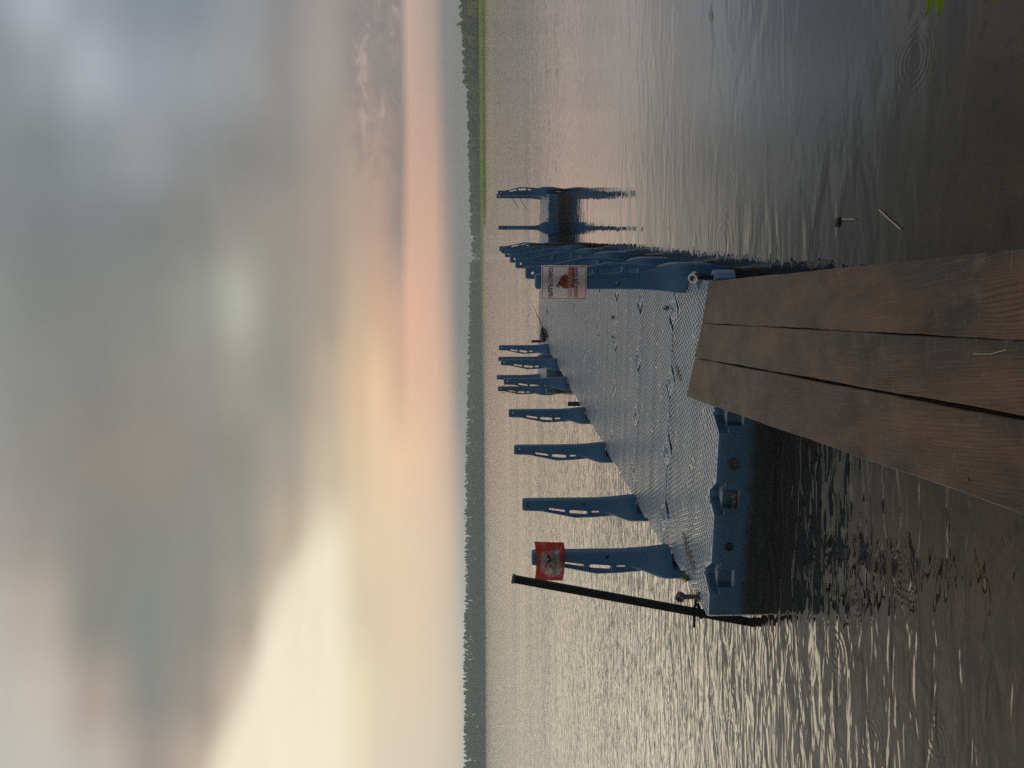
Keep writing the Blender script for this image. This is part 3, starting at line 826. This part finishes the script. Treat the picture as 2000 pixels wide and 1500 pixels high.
dv = MB()
def yy(x): return .022 * (2 * x / RW) ** 2 - .0025
disc(dv, .048, .006, .0120, -.0022)
blob(dv, [(.040, -.014), (.020, .000), (.000, .020), (-.022, .030), (-.036, .030)], .0065, -.0020)
blob(dv, [(.034, -.010), (.012, -.006), (.000, .010)], .012, -.0024)
blob(dv, [(-.012, -.014), (-.026, -.010), (-.040, -.016)], .010, -.0021)
for k in range(3):
    prev = None
    for i in range(49):
        x = -.112 + i * .0048
        if k == 2 and x > .052 and x < .10: continue
        if k == 2 and x >= .10: prev = None; continue
        z = -.026 - k * .0130 + .0065 * math.sin(x * 2 * math.pi / .062)
        if prev:
            d = Vector((x - prev[0], z - prev[1])); n = Vector((-d.y, d.x)).normalized() * .0022
            dv.quad((prev[0] - n.x, yy(prev[0]), prev[1] - n.y), (x - n.x, yy(x), z - n.y), (x + n.x, yy(x), z + n.y), (prev[0] + n.x, yy(prev[0]), prev[1] + n.y))
        prev = (x, z)
x = -.112; rr = random.Random(3)
while x < .11:
    l = rr.uniform(.006, .018); z = -.077
    dv.quad((x, yy(x), z - .0014), (x + l, yy(x + l), z - .0014), (x + l, yy(x + l), z + .0016), (x, yy(x), z + .0016)); x += l + rr.uniform(.003, .02)
dv.build('pictogram', INK, rs)

# ------------------------------------------------------------------ steel on the pier corners
def corner_pin(name, a, b, h, lean, ringmat, label, stemmat):
    rt = empty(name, pier_pt(a, b, DECK), -ANG)
    tag(rt, label, 'mooring pin')
    st = MB(); st.tube([(0, 0, -.10), (0, 0, h)], .0165, 14); st.build('stem', stemmat, rt, auto=R(40))
    rg = MB(); rg.ring((0, 0, h + .024), lean, .022, .031, .042, 26); rg.build('ring', ringmat, rt, auto=R(40))
    fl = MB(); fl.ring((0, 0, .006), (0, 0, 1), .016, .034, .010, 18); fl.build('collar', M_DARKSTEEL, rt, auto=R(40))
    return rt
corner_pin('mooring_pin', .215, B0 + .075, .105, (-.35, -.75, .45), M_DARKSTEEL, 'dark steel ring-topped pin at the left near corner of the pier', M_DARKSTEEL)
# right-hand pin sits in a pale blue socket below the deck rim
rt = empty('mooring_pin', pier_pt(.165, B1 + .032, 0), -ANG)
tag(rt, 'bright steel ring-topped pin in a pale blue socket beside the gangway', 'mooring pin')
st = MB(); st.tube([(0, 0, .12), (0, 0, .500)], .0150, 14); st.build('stem', M_BLACK, rt, auto=R(40))
rg = MB(); rg.ring((0, 0, .526), (-.35, -.70, .60), .021, .031, .040, 28); rg.build('ring', M_STEEL, rt, auto=R(40))
so = MB(); so.ring((0, 0, .345), (0, 0, 1), .020, .048, .125, 8); so.build('socket', M_PALEBLUE, rt, auto=R(20))
ar = MB(); ar.box((-.028, .05, .285), (.02, .12, .335)); ar.build('bracket', M_PALEBLUE, rt)

# leaning black pole off the left corner, held by a clamp
po = empty('mooring_pole', (-1.632, 5.173, 0))
tag(po, 'long black leaning square pole in the water at the pier\'s left near corner', 'pole')
d = Vector((-1.366, 5.40, 1.630)) - Vector((-1.632, 5.173, 0)); L = d.length; dn = d.normalized()
qx = dn.cross(Vector((0, 1, 0))).normalized(); qy = dn.cross(qx)
Mq = Matrix(((qx.x, qy.x, dn.x, 0), (qx.y, qy.y, dn.y, 0), (qx.z, qy.z, dn.z, 0), (0, 0, 0, 1)))
sh = MB(); sh.box((-.024, -.024, -.75), (.024, .024, L - .02), Mq); sh.build('shaft', M_BLACK, po)
cap_ = MB(); cap_.box((-.028, -.028, L - .02), (.028, .028, L), Mq); cap_.build('cap', M_DARKSTEEL, po)
cl = MB(); cl.tube([pier_pt(.24, B0 + .04, DECK + .012), pier_pt(.26, B0 - .06, DECK + .015), pier_pt(.22, B0 - .155, DECK + .020)], .009, 8)
cl.tube([pier_pt(.30, B0 - .02, DECK - .02), pier_pt(.30, B0 - .13, DECK - .05)], .012, 8)
o = cl.build('pole_clamp', M_BLACK); tag(o, 'thin black steel bar tying the leaning pole to the pier corner', 'clamp')

# rusty pile outside the right edge
pi_ = MB(); c = pier_pt(9.20, B1 + .072); pi_.tube([(c.x, c.y, -1.2), (c.x, c.y, .97)], .036, 12)
tag(pi_.build('mooring_pile', M_RUST, auto=R(40)), 'rusty brown pile standing in the water beside the right row of posts', 'pile')
for (a, b, z, lab) in ((6.78, B0 - .06, .53, 'short black pile showing just behind the fourth post of the left row'), (13.9, -.16, .62, 'short black stub standing on the far platform behind the seventh left post')):
    pb = MB(); c = pier_pt(a, b); pb.box((-.03, -.022, -.9 if b < 0 else DECK), (.03, .022, z))
    o = pb.build('pile_stub', M_RUBBER); o.location = (c.x, c.y, 0); o.rotation_euler.z = -ANG
    tag(o, lab, 'pile')

# ------------------------------------------------------------------ gangway of three boards
gw = empty('gangway', (0, 2.14, .29), 0)
tag(gw, 'three wide wet brown boards laid as a gangway from the shore onto the pier', 'gangway')
# board rims: (x at far end, y at far end, x at y=2.14)
RIM = [(-.093, 5.201, -.384), (.165, 5.028, -.1135), (.170, 5.025, -.0985), (.3835, 4.886, .1155), (.3865, 4.884, .1185), (.636, 4.757, .380)]
SLOPE = .15 / 2.85
BT = .048
def board(l, r, seed):
    rr = random.Random(seed)
    mb = MB(); n = 60
    def pt(e, t):
        xf, yf, xn = e
        y = -1.3 + (yf + 1.3) * t
        return xn + (xf - xn) * (y - 2.14) / (yf - 2.14), y
    sec = []
    ph = [rr.uniform(0, 6) for _ in range(6)]
    for k in range(n + 1):
        t = k / n
        (xl, yl), (xr, yr) = pt(l, t), pt(r, t)
        wob = lambda q_: .0015 * math.sin(yl * 7 + ph[q_]) + .0009 * math.sin(yl * 23 + ph[q_ + 1])
        xl += wob(0); xr += wob(2)
        zl = .44 + (yl - 5.2) * SLOPE + .0012 * math.sin(yl * 3 + ph[4]); zr = .44 + (yr - 5.2) * SLOPE + .008 * 0 + .0012 * math.sin(yr * 3 + ph[5])
        b = .004
        sec.append([(xl, yl, zl - BT), (xl, yl, zl - b), (xl + b, yl, zl), (xr - b, yr, zr), (xr, yr, zr - b), (xr, yr, zr - BT)])
    vs = [Vector(p) - Vector((0, 2.14, .29)) for s_ in sec for p in s_]; fs = []
    for k in range(n):
        for i in range(6):
            j = (i + 1) % 6; fs.append((k * 6 + i, (k + 1) * 6 + i, (k + 1) * 6 + j, k * 6 + j))
    fs.append(tuple(range(6))); fs.append(tuple(n * 6 + i for i in range(5, -1, -1)))
    mb.add(vs, fs)
    return mb.build('board', M_WOOD, gw, auto=R(30))
for i in range(3): board(RIM[2 * i], RIM[2 * i + 1], i + 11)
nail_mesh = None
for i in range(3):
    l_, r_ = RIM[2 * i], RIM[2 * i + 1]
    for y in (2.42, 4.52):
        for f_ in (.16, .84):
            tl, tr_ = (y - 2.14) / (l_[1] - 2.14), (y - 2.14) / (r_[1] - 2.14)
            x = (l_[2] + (l_[0] - l_[2]) * tl) * (1 - f_) + (r_[2] + (r_[0] - r_[2]) * tr_) * f_
            z = .44 + (y - 5.2) * SLOPE
            if nail_mesh is None:
                nb = MB(); nb.tube([(0, 0, -.012), (0, 0, .0010), (0, 0, .0022)], [.0058, .0058, .0040], 10)
                o = nb.build('nail', M_DARKSTEEL, gw, auto=R(40)); nail_mesh = o.data
            else:
                o = bpy.data.objects.new('nail', nail_mesh); COL.objects.link(o); o.parent = gw
            o.location = (x + rr.uniform(-.01, .01), y - 2.14 + rr.uniform(-.03, .03), z - .29 - .0002)
for (xn, xf) in ((-.22, .02), (.24, .44)):
    jb = MB(); vs = []
    for y in (-1.3, 4.5):
        x = xn + (xf - xn) * (y - 2.14) / 2.9; z = .44 + (y - 5.2) * SLOPE - BT - .002
        vs += [(x - .03, y - 2.14, z - .10 - .29), (x + .03, y - 2.14, z - .10 - .29), (x + .03, y - 2.14, z - .29), (x - .03, y - 2.14, z - .29)]
    jb.add(vs, [(0, 1, 2, 3), (7, 6, 5, 4), (0, 4, 5, 1), (1, 5, 6, 2), (2, 6, 7, 3), (3, 7, 4, 0)])
    jb.build('joist', M_WOOD, gw)
# straw stuck on the boards
def sliver(pts, r, mat, name, label, cat):
    mb = MB(); mb.tube(pts, r, 5); o = mb.build(name, mat); tag(o, label, cat); return o
def gz(y): return .44 + (y - 5.2) * SLOPE
sliver([(.095, 2.22, gz(2.22) + .003), (.085, 2.28, gz(2.28) + .004), (.088, 2.36, gz(2.36) + .003)], .0013, M_STRAW, 'straw', 'pale bent straw lying on the middle board of the gangway', 'straw')

# ------------------------------------------------------------------ weeds, dirt and things left on the deck
def tuft(x, y, n, h, label, seed):
    rr = random.Random(seed); mb = MB()
    for _ in range(n):
        a = rr.uniform(0, 6.28); l = h * rr.uniform(.5, 1.1); o = rr.uniform(0, .45) * h; sp = rr.uniform(.2, .9)
        b0 = Vector((math.cos(a) * o * .5, math.sin(a) * o * .5, 0)); dirn = Vector((math.cos(a) * sp, math.sin(a) * sp, 1)).normalized()
        sd_ = Vector((-math.sin(a), math.cos(a), 0)) * .0035
        m = b0 + dirn * l * .55; t = b0 + dirn * l + Vector((0, 0, -l * .2 * sp))
        mb.add([b0 - sd_, b0 + sd_, m + sd_ * .8, m - sd_ * .8, t], [(0, 1, 2, 3), (3, 2, 4)])
    o = mb.build('weed_tuft', M_WEED); o.location = (x, y, DECK); tag(o, label, 'weed', 'weeds growing in the deck seams')
TUFTS = [(1.42, 1.86, 26, .05, 'small green weed tuft by the diamond plate nearest the right post'),
         (2.74, 2.00, 26, .045, 'green weed tuft in the second seam by the right row of posts'),
         (3.86, 1.52, 30, .05, 'green and brown weed tuft near the middle of the third seam'),
         (3.87, 1.30, 16, .03, 'low brownish weed sprig left of the tuft in the third seam'),
         (.47, .035, 40, .075, 'spiky grass tuft on the left corner beside the mooring pin'),
         (12.55, 2.72, 20, .06, 'green weed on the far platform\'s right wing')]
for i, (a, b, n, h, l) in enumerate(TUFTS):
    p = pier_pt(a, b); tuft(p.x, p.y, n, h, l, i)
def litter(x, y, rx, ry, n, rot, label, seed, s=.012):
    rr = random.Random(seed); mb = MB()
    for _ in range(n):
        r = math.sqrt(rr.random()); a = rr.uniform(0, 6.28)
        p = Vector((r * rx * math.cos(a), r * ry * math.sin(a), rr.uniform(.003, .009)))
        d = Vector((rr.uniform(-1, 1), rr.uniform(-1, 1), rr.uniform(-.2, .2))).normalized() * s * rr.uniform(.4, 1.2)
        n_ = Vector((-d.y, d.x, rr.uniform(-.004, .004))) * .35
        mb.quad(p - d, p - n_, p + d, p + n_)
    o = mb.build('dirt_patch', M_DIRT); o.location = (x, y, DECK); o.rotation_euler.z = rot
    tag(o, label, 'dirt patch')
p = pier_pt(.50, .22); litter(p.x, p.y, .055, .20, 420, -.55, 'brown patch of dirt and chaff on the deck by the post with the red sign', 21, .010)
p = pier_pt(1.00, 1.42); litter(p.x, p.y, .10, .03, 120, .9, 'brown streak of rotten leaves on the deck in front of the gangway end', 22)
# fishing rod and black bag out on the cross platform
rod = empty('fishing_rod', (0, 0, 0))
tag(rod, 'thin black fishing rod lying on the far platform with its tip over the water', 'fishing rod')
p0 = pier_pt(12.10, .20, DECK + .02); p1 = pier_pt(15.6, .56, DECK + .12)
r1 = MB(); r1.tube([p0, p0.lerp(p1, .16)], .022, 8); r1.build('handle', M_RUBBER, rod)
r2 = MB(); r2.tube([p0.lerp(p1, .16), p1], [.014, .004], 8); r2.build('blank', M_BLACK, rod)
bag = empty('black_bag', pier_pt(12.80, .13, DECK), -ANG - .5)
tag(bag, 'black elongated bag lying on the deck behind the farthest left post', 'bag')
bm_ = MB(); pts = []; rad = []
for k in range(15):
    t = k / 14; pts.append((.02 * math.sin(t * 9), -.25 + t * .50, .058 + .006 * math.sin(t * 7)))
    rad.append(.058 * max(.12, 1 - abs(2 * t - 1) ** 5) ** .5 * (1 + .09 * math.sin(t * 23)))
bm_.tube(pts, rad, 14); bm_.build('bag_body', M_RUBBER, bag, smooth=True)
sp = MB(); sp.tube([(-.03, -.14, .10), (-.045, -.05, .118), (-.045, .06, .118), (-.03, .14, .10)], .007, 6); sp.build('strap', M_BLACK, bag)
# loose fishing line on the right end post
ln = MB()
for (a, z, dx_) in ((0, 1.00, .04), (.01, .80, .26), (.02, .62, .30), (0, .48, .12)):
    c = pier_pt(12.85, TE1 - .10, DECK + z)
    ln.tube([c + Vector((.06, 0, .012)), c, c + Vector((-dx_ * .4, 0, -.06)), c + Vector((-dx_, .0, -.17 if dx_ > .2 else -.05))], .006, 5)
tag(ln.build('loose_line', M_RUBBER), 'strands of thin black line tangled on the right end post of the far platform', 'line')
# dry weed hung on the left end post
dw = MB(); rr = random.Random(9); c0 = pier_pt(12.80, TE0 - .01, DECK)
for _ in range(90):
    c = c0 + PB * rr.uniform(-.06, .12) + Vector((0, 0, rr.uniform(.60, 1.02))) - PA * rr.uniform(.01, .05)
    d_ = Vector((rr.uniform(-1, 1), rr.uniform(-.3, .3), rr.uniform(-1, .6))) * .07
    dw.quad(c, c + d_ * .5 + Vector((.006, 0, .006)), c + d_, c + d_ * .5 - Vector((.006, 0, .006)))
tag(dw.build('dry_weed', M_DIRT), 'bunch of dry grey weed hung on the left end post of the far platform', 'dry weed')

# ------------------------------------------------------------------ floating scraps
sliver([(.800, 3.70, .006), (.83, 3.84, .006)], .0032, M_STRAW, 'straw', 'short pale straw floating beside the dark seed head on the water', 'straw')
sliver([(.795, 3.475, .005), (.735, 3.39, .006), (.67, 3.295, .005)], .0042, M_STRAW, 'straw', 'long pale reed stalk floating on the dark water right of the gangway', 'straw')
sliver([(.47, 3.10, .005), (.40, 3.10, .006)], .002, M_STRAW, 'straw', 'thin pale straw floating close beside the right rim of the gangway', 'straw')
sh_ = MB(); rr = random.Random(4)
for k in range(7): 
    a = rr.uniform(0, 6.28); sh_.tube([(0, 0, .006), (math.cos(a) * .012, math.sin(a) * .014, .012), (math.cos(a) * .03, math.sin(a) * .022, .006)], [.010, .009, .002], 6)
o = sh_.build('seed_head', M_DARKSTEEL); o.location = (.823, 3.885, 0); tag(o, 'small dark shiny seed head floating on the water right of the gangway', 'seed head')
lf = MB(); n = 12; vs = []
for k in range(n + 1):
    t = k / n; wd = .022 * math.sin(math.pi * min(t * 1.05, 1)) ** .7 + .001
    vs += [(-.085 + .17 * t, -wd * .6 + (.003 if k % 2 else 0), .003), (-.085 + .17 * t, wd * .6, .004 + wd * 1.2)]
lf.add(vs, [(2 * k, 2 * k + 2, 2 * k + 3, 2 * k + 1) for k in range(n)])
o = lf.build('floating_leaf', M_STRAW); o.location = (2.93, 6.05, 0); o.rotation_euler.z = .1; o.scale = (.85, .6, .6); tag(o, 'pale curled leaf floating on the water near the right rim of the photo', 'leaf')

# leafy twig hanging in from the bank on the right
M_LEAF = None
m, nt, out = material('fresh_green_leaf')
tc = nt.new('ShaderNodeTexCoord')
cc = nt.mix(nt.noise(tc.outputs['Object'], 30, 3), (.16, .26, .012, 1), (.24, .36, .02, 1))
d_ = nt.new('ShaderNodeBsdfDiffuse'); t_ = nt.new('ShaderNodeBsdfTranslucent'); nt.put(d_.inputs[0], cc); nt.put(t_.inputs[0], cc)
mx = nt.new('ShaderNodeMixShader'); mx.inputs[0].default_value = .5
nt.l.new(d_.outputs[0], mx.inputs[1]); nt.l.new(t_.outputs[0], mx.inputs[2]); nt.l.new(mx.outputs[0], out.inputs[0])
M_LEAF = m
def ray_pt(px, py, depth):
    """world point seen at photograph pixel (px, py), depth metres along the view axis (used only to site the twig)"""
    u = 1500 - py
    return CAM + fwd * depth + cu * ((u - 750) / F_PX * depth) + cup * ((1000 - px) / F_PX * depth)
twig = empty('leafy_twig', ray_pt(1850, -160, 1.75))
tag(twig, 'bright green leaf tips of a twig hanging in over the water at the right rim', 'twig')
tw0 = Vector(twig.location)
tb = MB(); tb.tube([Vector((.28, -.30, .10)), Vector((.10, -.10, .03)), Vector((.0, 0, 0)), ray_pt(1960, -60, 1.70) - tw0], [.006, .004, .003, .002], 6); tb.build('stem', M_RUST, twig)
def leaf(base, tip, wid, name='leaf'):
    base, tip = Vector(base) - tw0, Vector(tip) - tw0
    ax = tip - base; L_ = ax.length; ax.normalize(); sd_ = ax.cross(-fwd).normalized(); nn = sd_.cross(ax)
    mb = MB(); n = 10; vs = []
    for k in range(n + 1):
        t = k / n; wd = wid * math.sin(math.pi * t ** .8) * (1.0 if k % 2 else .90) + .0004
        c = base + ax * L_ * t - nn * .012 * (t - .5) ** 2
        vs += [c - sd_ * wd + nn * .006, c, c + sd_ * wd + nn * .006]
    fs = []
    for k in range(n):
        for i in range(2): fs.append((3 * k + i, 3 * k + 3 + i, 3 * k + 4 + i, 3 * k + 1 + i))
    mb.add(vs, fs); mb.build(name, M_LEAF, twig, smooth=True)
leaf(ray_pt(1838, -70, 1.74), ray_pt(1831, 33, 1.78), .015)
leaf(ray_pt(1830, -70, 1.76), ray_pt(1808, 33, 1.83), .010)
leaf(ray_pt(1956, -70, 1.70), ray_pt(1947, 8, 1.74), .010)
leaf(ray_pt(1850, -160, 1.75), ray_pt(1778, 3, 1.83), .008)

# ------------------------------------------------------------------ far shore: land, forest, reeds, trees
def foliage_mat(name, a, b):
    m, nt, out = material(name)
    at = nt.new('ShaderNodeVertexColor'); at.layer_name = 'tint'
    geo = nt.new('ShaderNodeNewGeometry')
    c = nt.mix(nt.noise(geo.outputs['Position'], .35, 3, .6), a, b)
    c = nt.mix(1.0, c, at.outputs['Color'], 'MULTIPLY')
    d = nt.new('ShaderNodeBsdfDiffuse'); nt.put(d.inputs[0], c)
    t = nt.new('ShaderNodeBsdfTranslucent'); nt.put(t.inputs[0], c)
    mx = nt.new('ShaderNodeMixShader'); mx.inputs[0].default_value = .2
    nt.l.new(d.outputs[0], mx.inputs[1]); nt.l.new(t.outputs[0], mx.inputs[2]); nt.l.new(mx.outputs[0], out.inputs[0])
    return m
M_FOREST = foliage_mat('conifer_foliage', (.056, .086, .046, 1), (.105, .135, .066, 1))
M_BROAD = foliage_mat('broadleaf_foliage', (.17, .175, .055, 1), (.28, .27, .095, 1))
M_REED = foliage_mat('reed_green', (.42, .52, .12, 1), (.56, .62, .17, 1))
M_BARK = pbr('bark', lambda nt, tc: nt.mix(nt.noise(tc.outputs['Object'], 4, 4), (.05, .04, .03, 1), (.11, .09, .07, 1)), .9, .2)
def land_col(nt, tc):
    geo = nt.new('ShaderNodeNewGeometry')
    return nt.mix(nt.noise(geo.outputs['Position'], .05, 4, .6), (.05, .065, .025, 1), (.10, .11, .04, 1))
M_LAND = pbr('far_meadow', land_col, .9, .1)
# shoreline of the far bank, left to right
SHORE = [(-900, 735), (-380, 750), (-150, 790), (60, 830), (130, 800), (158, 560), (172, 400), (215, 335), (420, 300), (900, 280)]
ld = MB()
for (x0, y0), (x1, y1) in zip(SHORE, SHORE[1:]):
    ld.quad((x0, y0, -.25), (x1, y1, -.25), (x1 * 1.01, y1 + 7, .2), (x0 * 1.01, y0 + 7, .2))
    zb = 6.5 if x1 < 140 else .2
    ld.quad((x0 * 1.01, y0 + 7, .2), (x1 * 1.01, y1 + 7, .2), (x1 * 1.01, y1 + 32, zb), (x0 * 1.01, y0 + 32, zb))
    ld.quad((x0 * 1.01, y0 + 32, zb), (x1 * 1.01, y1 + 32, zb), (x1 * 3 + 100, y1 + 2200, zb + 3), (x0 * 3 + 100, y0 + 2200, zb + 3))
tag(ld.build('far_shore', M_LAND), kind='structure')

def clump_tree(mb, x, y, z, h, rad, nq, q, rr, kind, mul=(1, 1, 1)):
    tint0 = rr.uniform(.75, 1.25); warm = rr.uniform(.9, 1.15)
    for _ in range(nq):
        t = rr.random() ** .8
        if kind == 'cone': r = rad * (1 - t) ** .75 * (.9 + .2 * math.sin(t * 26 + x)) + .15
        else: r = rad * math.sqrt(max(0, 1 - (2 * t - .95) ** 2)) * .95 + .2
        a = rr.uniform(0, 6.283); k = .55 + .45 * math.sqrt(rr.random())
        zz = z + h * (.03 + .97 * t) if kind == 'cone' else z + h * (.05 + .93 * t)
        c = Vector((x + r * k * math.cos(a), y + r * k * math.sin(a), zz))
        s = q * rr.uniform(.6, 1.3) * (1 - .45 * t if kind == 'cone' else 1)
        n = Vector((math.cos(a) + rr.uniform(-.6, .6), math.sin(a) + rr.uniform(-.6, .6), rr.uniform(-.1, 1.1))).normalized()
        u_ = n.cross(Vector((rr.uniform(-1, 1), rr.uniform(-1, 1), rr.uniform(-1, 1)))).normalized(); v_ = n.cross(u_)
        tt = tint0 * rr.uniform(.78, 1.22)
        pts = []
        for ang in (0, 1.26, 2.51, 3.77, 5.03):
            rr_ = s * rr.uniform(.6, 1.1); pts.append(c + (u_ * math.cos(ang) + v_ * math.sin(ang)) * rr_)
        mb.add(pts, [(0, 1, 2, 3, 4)], (tt * warm * mul[0], tt * mul[1], tt * .95 * mul[2]))
rr = random.Random(77)
fo = MB()
def shore_at(x):
    for (x0, y0), (x1, y1) in zip(SHORE, SHORE[1:]):
        if x0 <= x <= x1: return y0 + (y1 - y0) * (x - x0) / (x1 - x0)
    return SHORE[-1][1]
def prof(x):
    """tree height along the far bank"""
    t = x / max(shore_at(x), 1)
    base = 18.6 - 8.5 * min(max((t + .12) / .42, 0), 1)
    if t < -.3: base += 1.3
    return base
x = -520
while x < 128:
    for rowi in range(3):
        X_ = x + rr.uniform(-2, 2); Y_ = shore_at(X_) + 2.5 + rowi * 5 + rr.uniform(-1.5, 2)
        hh = prof(X_) * rr.uniform(.86, 1.06) * (.62 if rowi == 0 and rr.random() < .35 else 1)
        clump_tree(fo, X_, Y_, .3, hh, rr.uniform(1.9, 2.9), 44, 1.3, rr, 'cone' if rr.random() < .25 else 'round')
    clump_tree(fo, x, shore_at(x) + 1.6, -.2, rr.uniform(2.5, 5), rr.uniform(2.2, 3.2), 16, 1.2, rr, 'round')
    x += rr.uniform(1.7, 2.6)
# the wood running nearer along the right bank
PATH = [(128, 812), (150, 640), (163, 520), (176, 450), (205, 420), (250, 405), (330, 390)]
for k in range(620):
    t = rr.random() ** .8 * (len(PATH) - 1); i = int(t); f_ = t - i
    X_ = PATH[i][0] + (PATH[i + 1][0] - PATH[i][0]) * f_ + rr.uniform(2, 22); Y_ = PATH[i][1] + (PATH[i + 1][1] - PATH[i][1]) * f_ + rr.uniform(4, 30)
    hh = (11.0, 10.0, 9.6, 11.2, 13.0, 13.4, 13.4)[i] * rr.uniform(.80, 1.06)
    clump_tree(fo, X_, Y_, .4, hh, rr.uniform(2, 3), 56, 1.1, rr, 'cone' if rr.random() < .25 else 'round', (1.55, 1.4, 1.1) if i > 1 else (1.2, 1.15, 1.0))
tag(fo.build('far_forest', M_FOREST), 'hazy dark band of forest along the far bank', 'forest', kind='stuff')
# nearer broadleaf trees on the right bank, each its own
NEAR = [(176, 452, 10.2, 3.6, 1), (186, 446, 11.2, 3.9, 1), (193, 424, 11.8, 3.6, 0), (186, 416, 9.0, 3.8, 1), (196, 409, 11.9, 4.2, 0), (201, 430, 14.4, 3.4, 0), (194, 398, 8.6, 4.4, 2), (207, 406, 12.6, 4.2, 0),
        (204, 392, 9.0, 4.2, 2), (214, 410, 13.0, 4.4, 0), (213, 396, 10.0, 4.0, 1), (224, 412, 13.4, 4.6, 0), (223, 390, 9.6, 4.2, 2), (236, 404, 12.6, 4.6, 0), (168, 470, 9.4, 3.2, 1), (164, 500, 9.6, 3.2, 0)]
TL = ['dark green round-crowned tree of the wood behind the reeds', 'mid-green broadleaf tree at the rim of the wood behind the reeds', 'low olive-yellow bushy tree right behind the reed bed']
TM = [(.62, .66, .58), (.9, .92, .8), (1.25, 1.1, .9)]
for (x, y, h, r, k) in NEAR:
    root = empty('broadleaf_tree', (x, y, .4)); tag(root, TL[k], 'tree', 'trees behind the reed bed')
    mb = MB()
    for _ in range(5):
        clump_tree(mb, rr.uniform(-.45, .45) * r, rr.uniform(-.45, .45) * r, h * rr.uniform(0, .16), h * rr.uniform(.62, .86), r * rr.uniform(.5, .72), 80, .62, rr, 'round')
    mb.c = [tuple(a * b for a, b in zip(c_, TM[k])) for c_ in mb.c]
    mb.build('crown', M_BROAD, root)
    tk = MB(); tk.tube([(0, 0, -.3), (.1, 0, h * .3), (.0, .1, h * .6)], [.24, .18, .08], 7)
    tk.tube([(.1, 0, h * .3), (.9, .2, h * .55)], [.12, .05], 6); tk.tube([(.08, 0, h * .35), (-.8, -.2, h * .6)], [.12, .05], 6)
    tk.build('trunk', M_BARK, root)
# reed bed
re = MB()
def reed(x, y, h, w_, tint):
    a = rr.uniform(-.12, .12) * h; s = w_ * rr.uniform(.6, 1.2)
    re.add([(x - s, y, -.1), (x + s, y, -.1), (x + s * .7 + a * .4, y, h * .6), (x - s * .7 + a * .4, y, h * .6), (x + a, y, h)], [(0, 1, 2, 3), (3, 2, 4)], tint)
for k in range(9000):
    t = rr.random(); X_ = 61 + 110 * t; Y_ = 281 + 3 * math.sin(X_ * .21) + rr.random() ** 1.3 * 14
    k2 = min(max((X_ - 60) / 9, 0), 1)
    g = rr.uniform(.75, 1.2)
    tn = (g, g, g) if rr.random() < k2 * .98 else (1.4 * g, 1.0 * g, 1.5 * g)
    reed(X_, Y_, (1.9 + .35 * t) * rr.uniform(.82, 1.08) * (.55 + .45 * k2), .12, tn)
for k in range(1500):
    X_ = 60 + 112 * rr.random(); reed(X_, 279.5 + 3 * math.sin(X_ * .21) + rr.random(), rr.uniform(.2, .42), .10, (1.0, .62, .95))
for k in range(2600):          # thinner belt continuing along the far bank
    t = rr.random(); X_ = 150 * t - 30; Y_ = 640 - 210 * max(0, t - .45) + rr.uniform(0, 8)
    g = rr.uniform(.8, 1.1); reed(X_, Y_, 2.2 * rr.uniform(.7, 1.05) * (.12 + .88 * t), .22, (1.15 * g, 1.0 * g, 1.2 * g))
tag(re.build('reed_bed', M_REED), 'bright green reed bed standing in the water along the right bank', 'reeds', kind='stuff')

# ------------------------------------------------------------------ haze over the lake
HAZE = 0.00070
if HAZE:
    hz = MB(); hz.box((-1000, -60, -9.5), (1000, 960, 26))
    m, nt, out = material('lake_haze')
    vol = nt.new('ShaderNodeVolumePrincipled'); vol.inputs['Color'].default_value = (.80, .86, .83, 1); vol.inputs['Density'].default_value = HAZE
    nt.l.new(vol.outputs[0], out.inputs['Volume'])
    tag(hz.build('haze', m), kind='stuff')

# ------------------------------------------------------------------ render settings
scene.render.engine = 'CYCLES'
scene.view_settings.view_transform = 'Standard'; scene.view_settings.look = 'None'
scene.view_settings.exposure = 0.0; scene.view_settings.gamma = 1.0
scene.view_settings.use_curve_mapping = False
scene.cycles.use_denoising = False
scene.cycles.max_bounces = 8; scene.cycles.transparent_max_bounces = 12; scene.cycles.volume_bounces = 1
scene.cycles.sample_clamp_indirect = 4.0
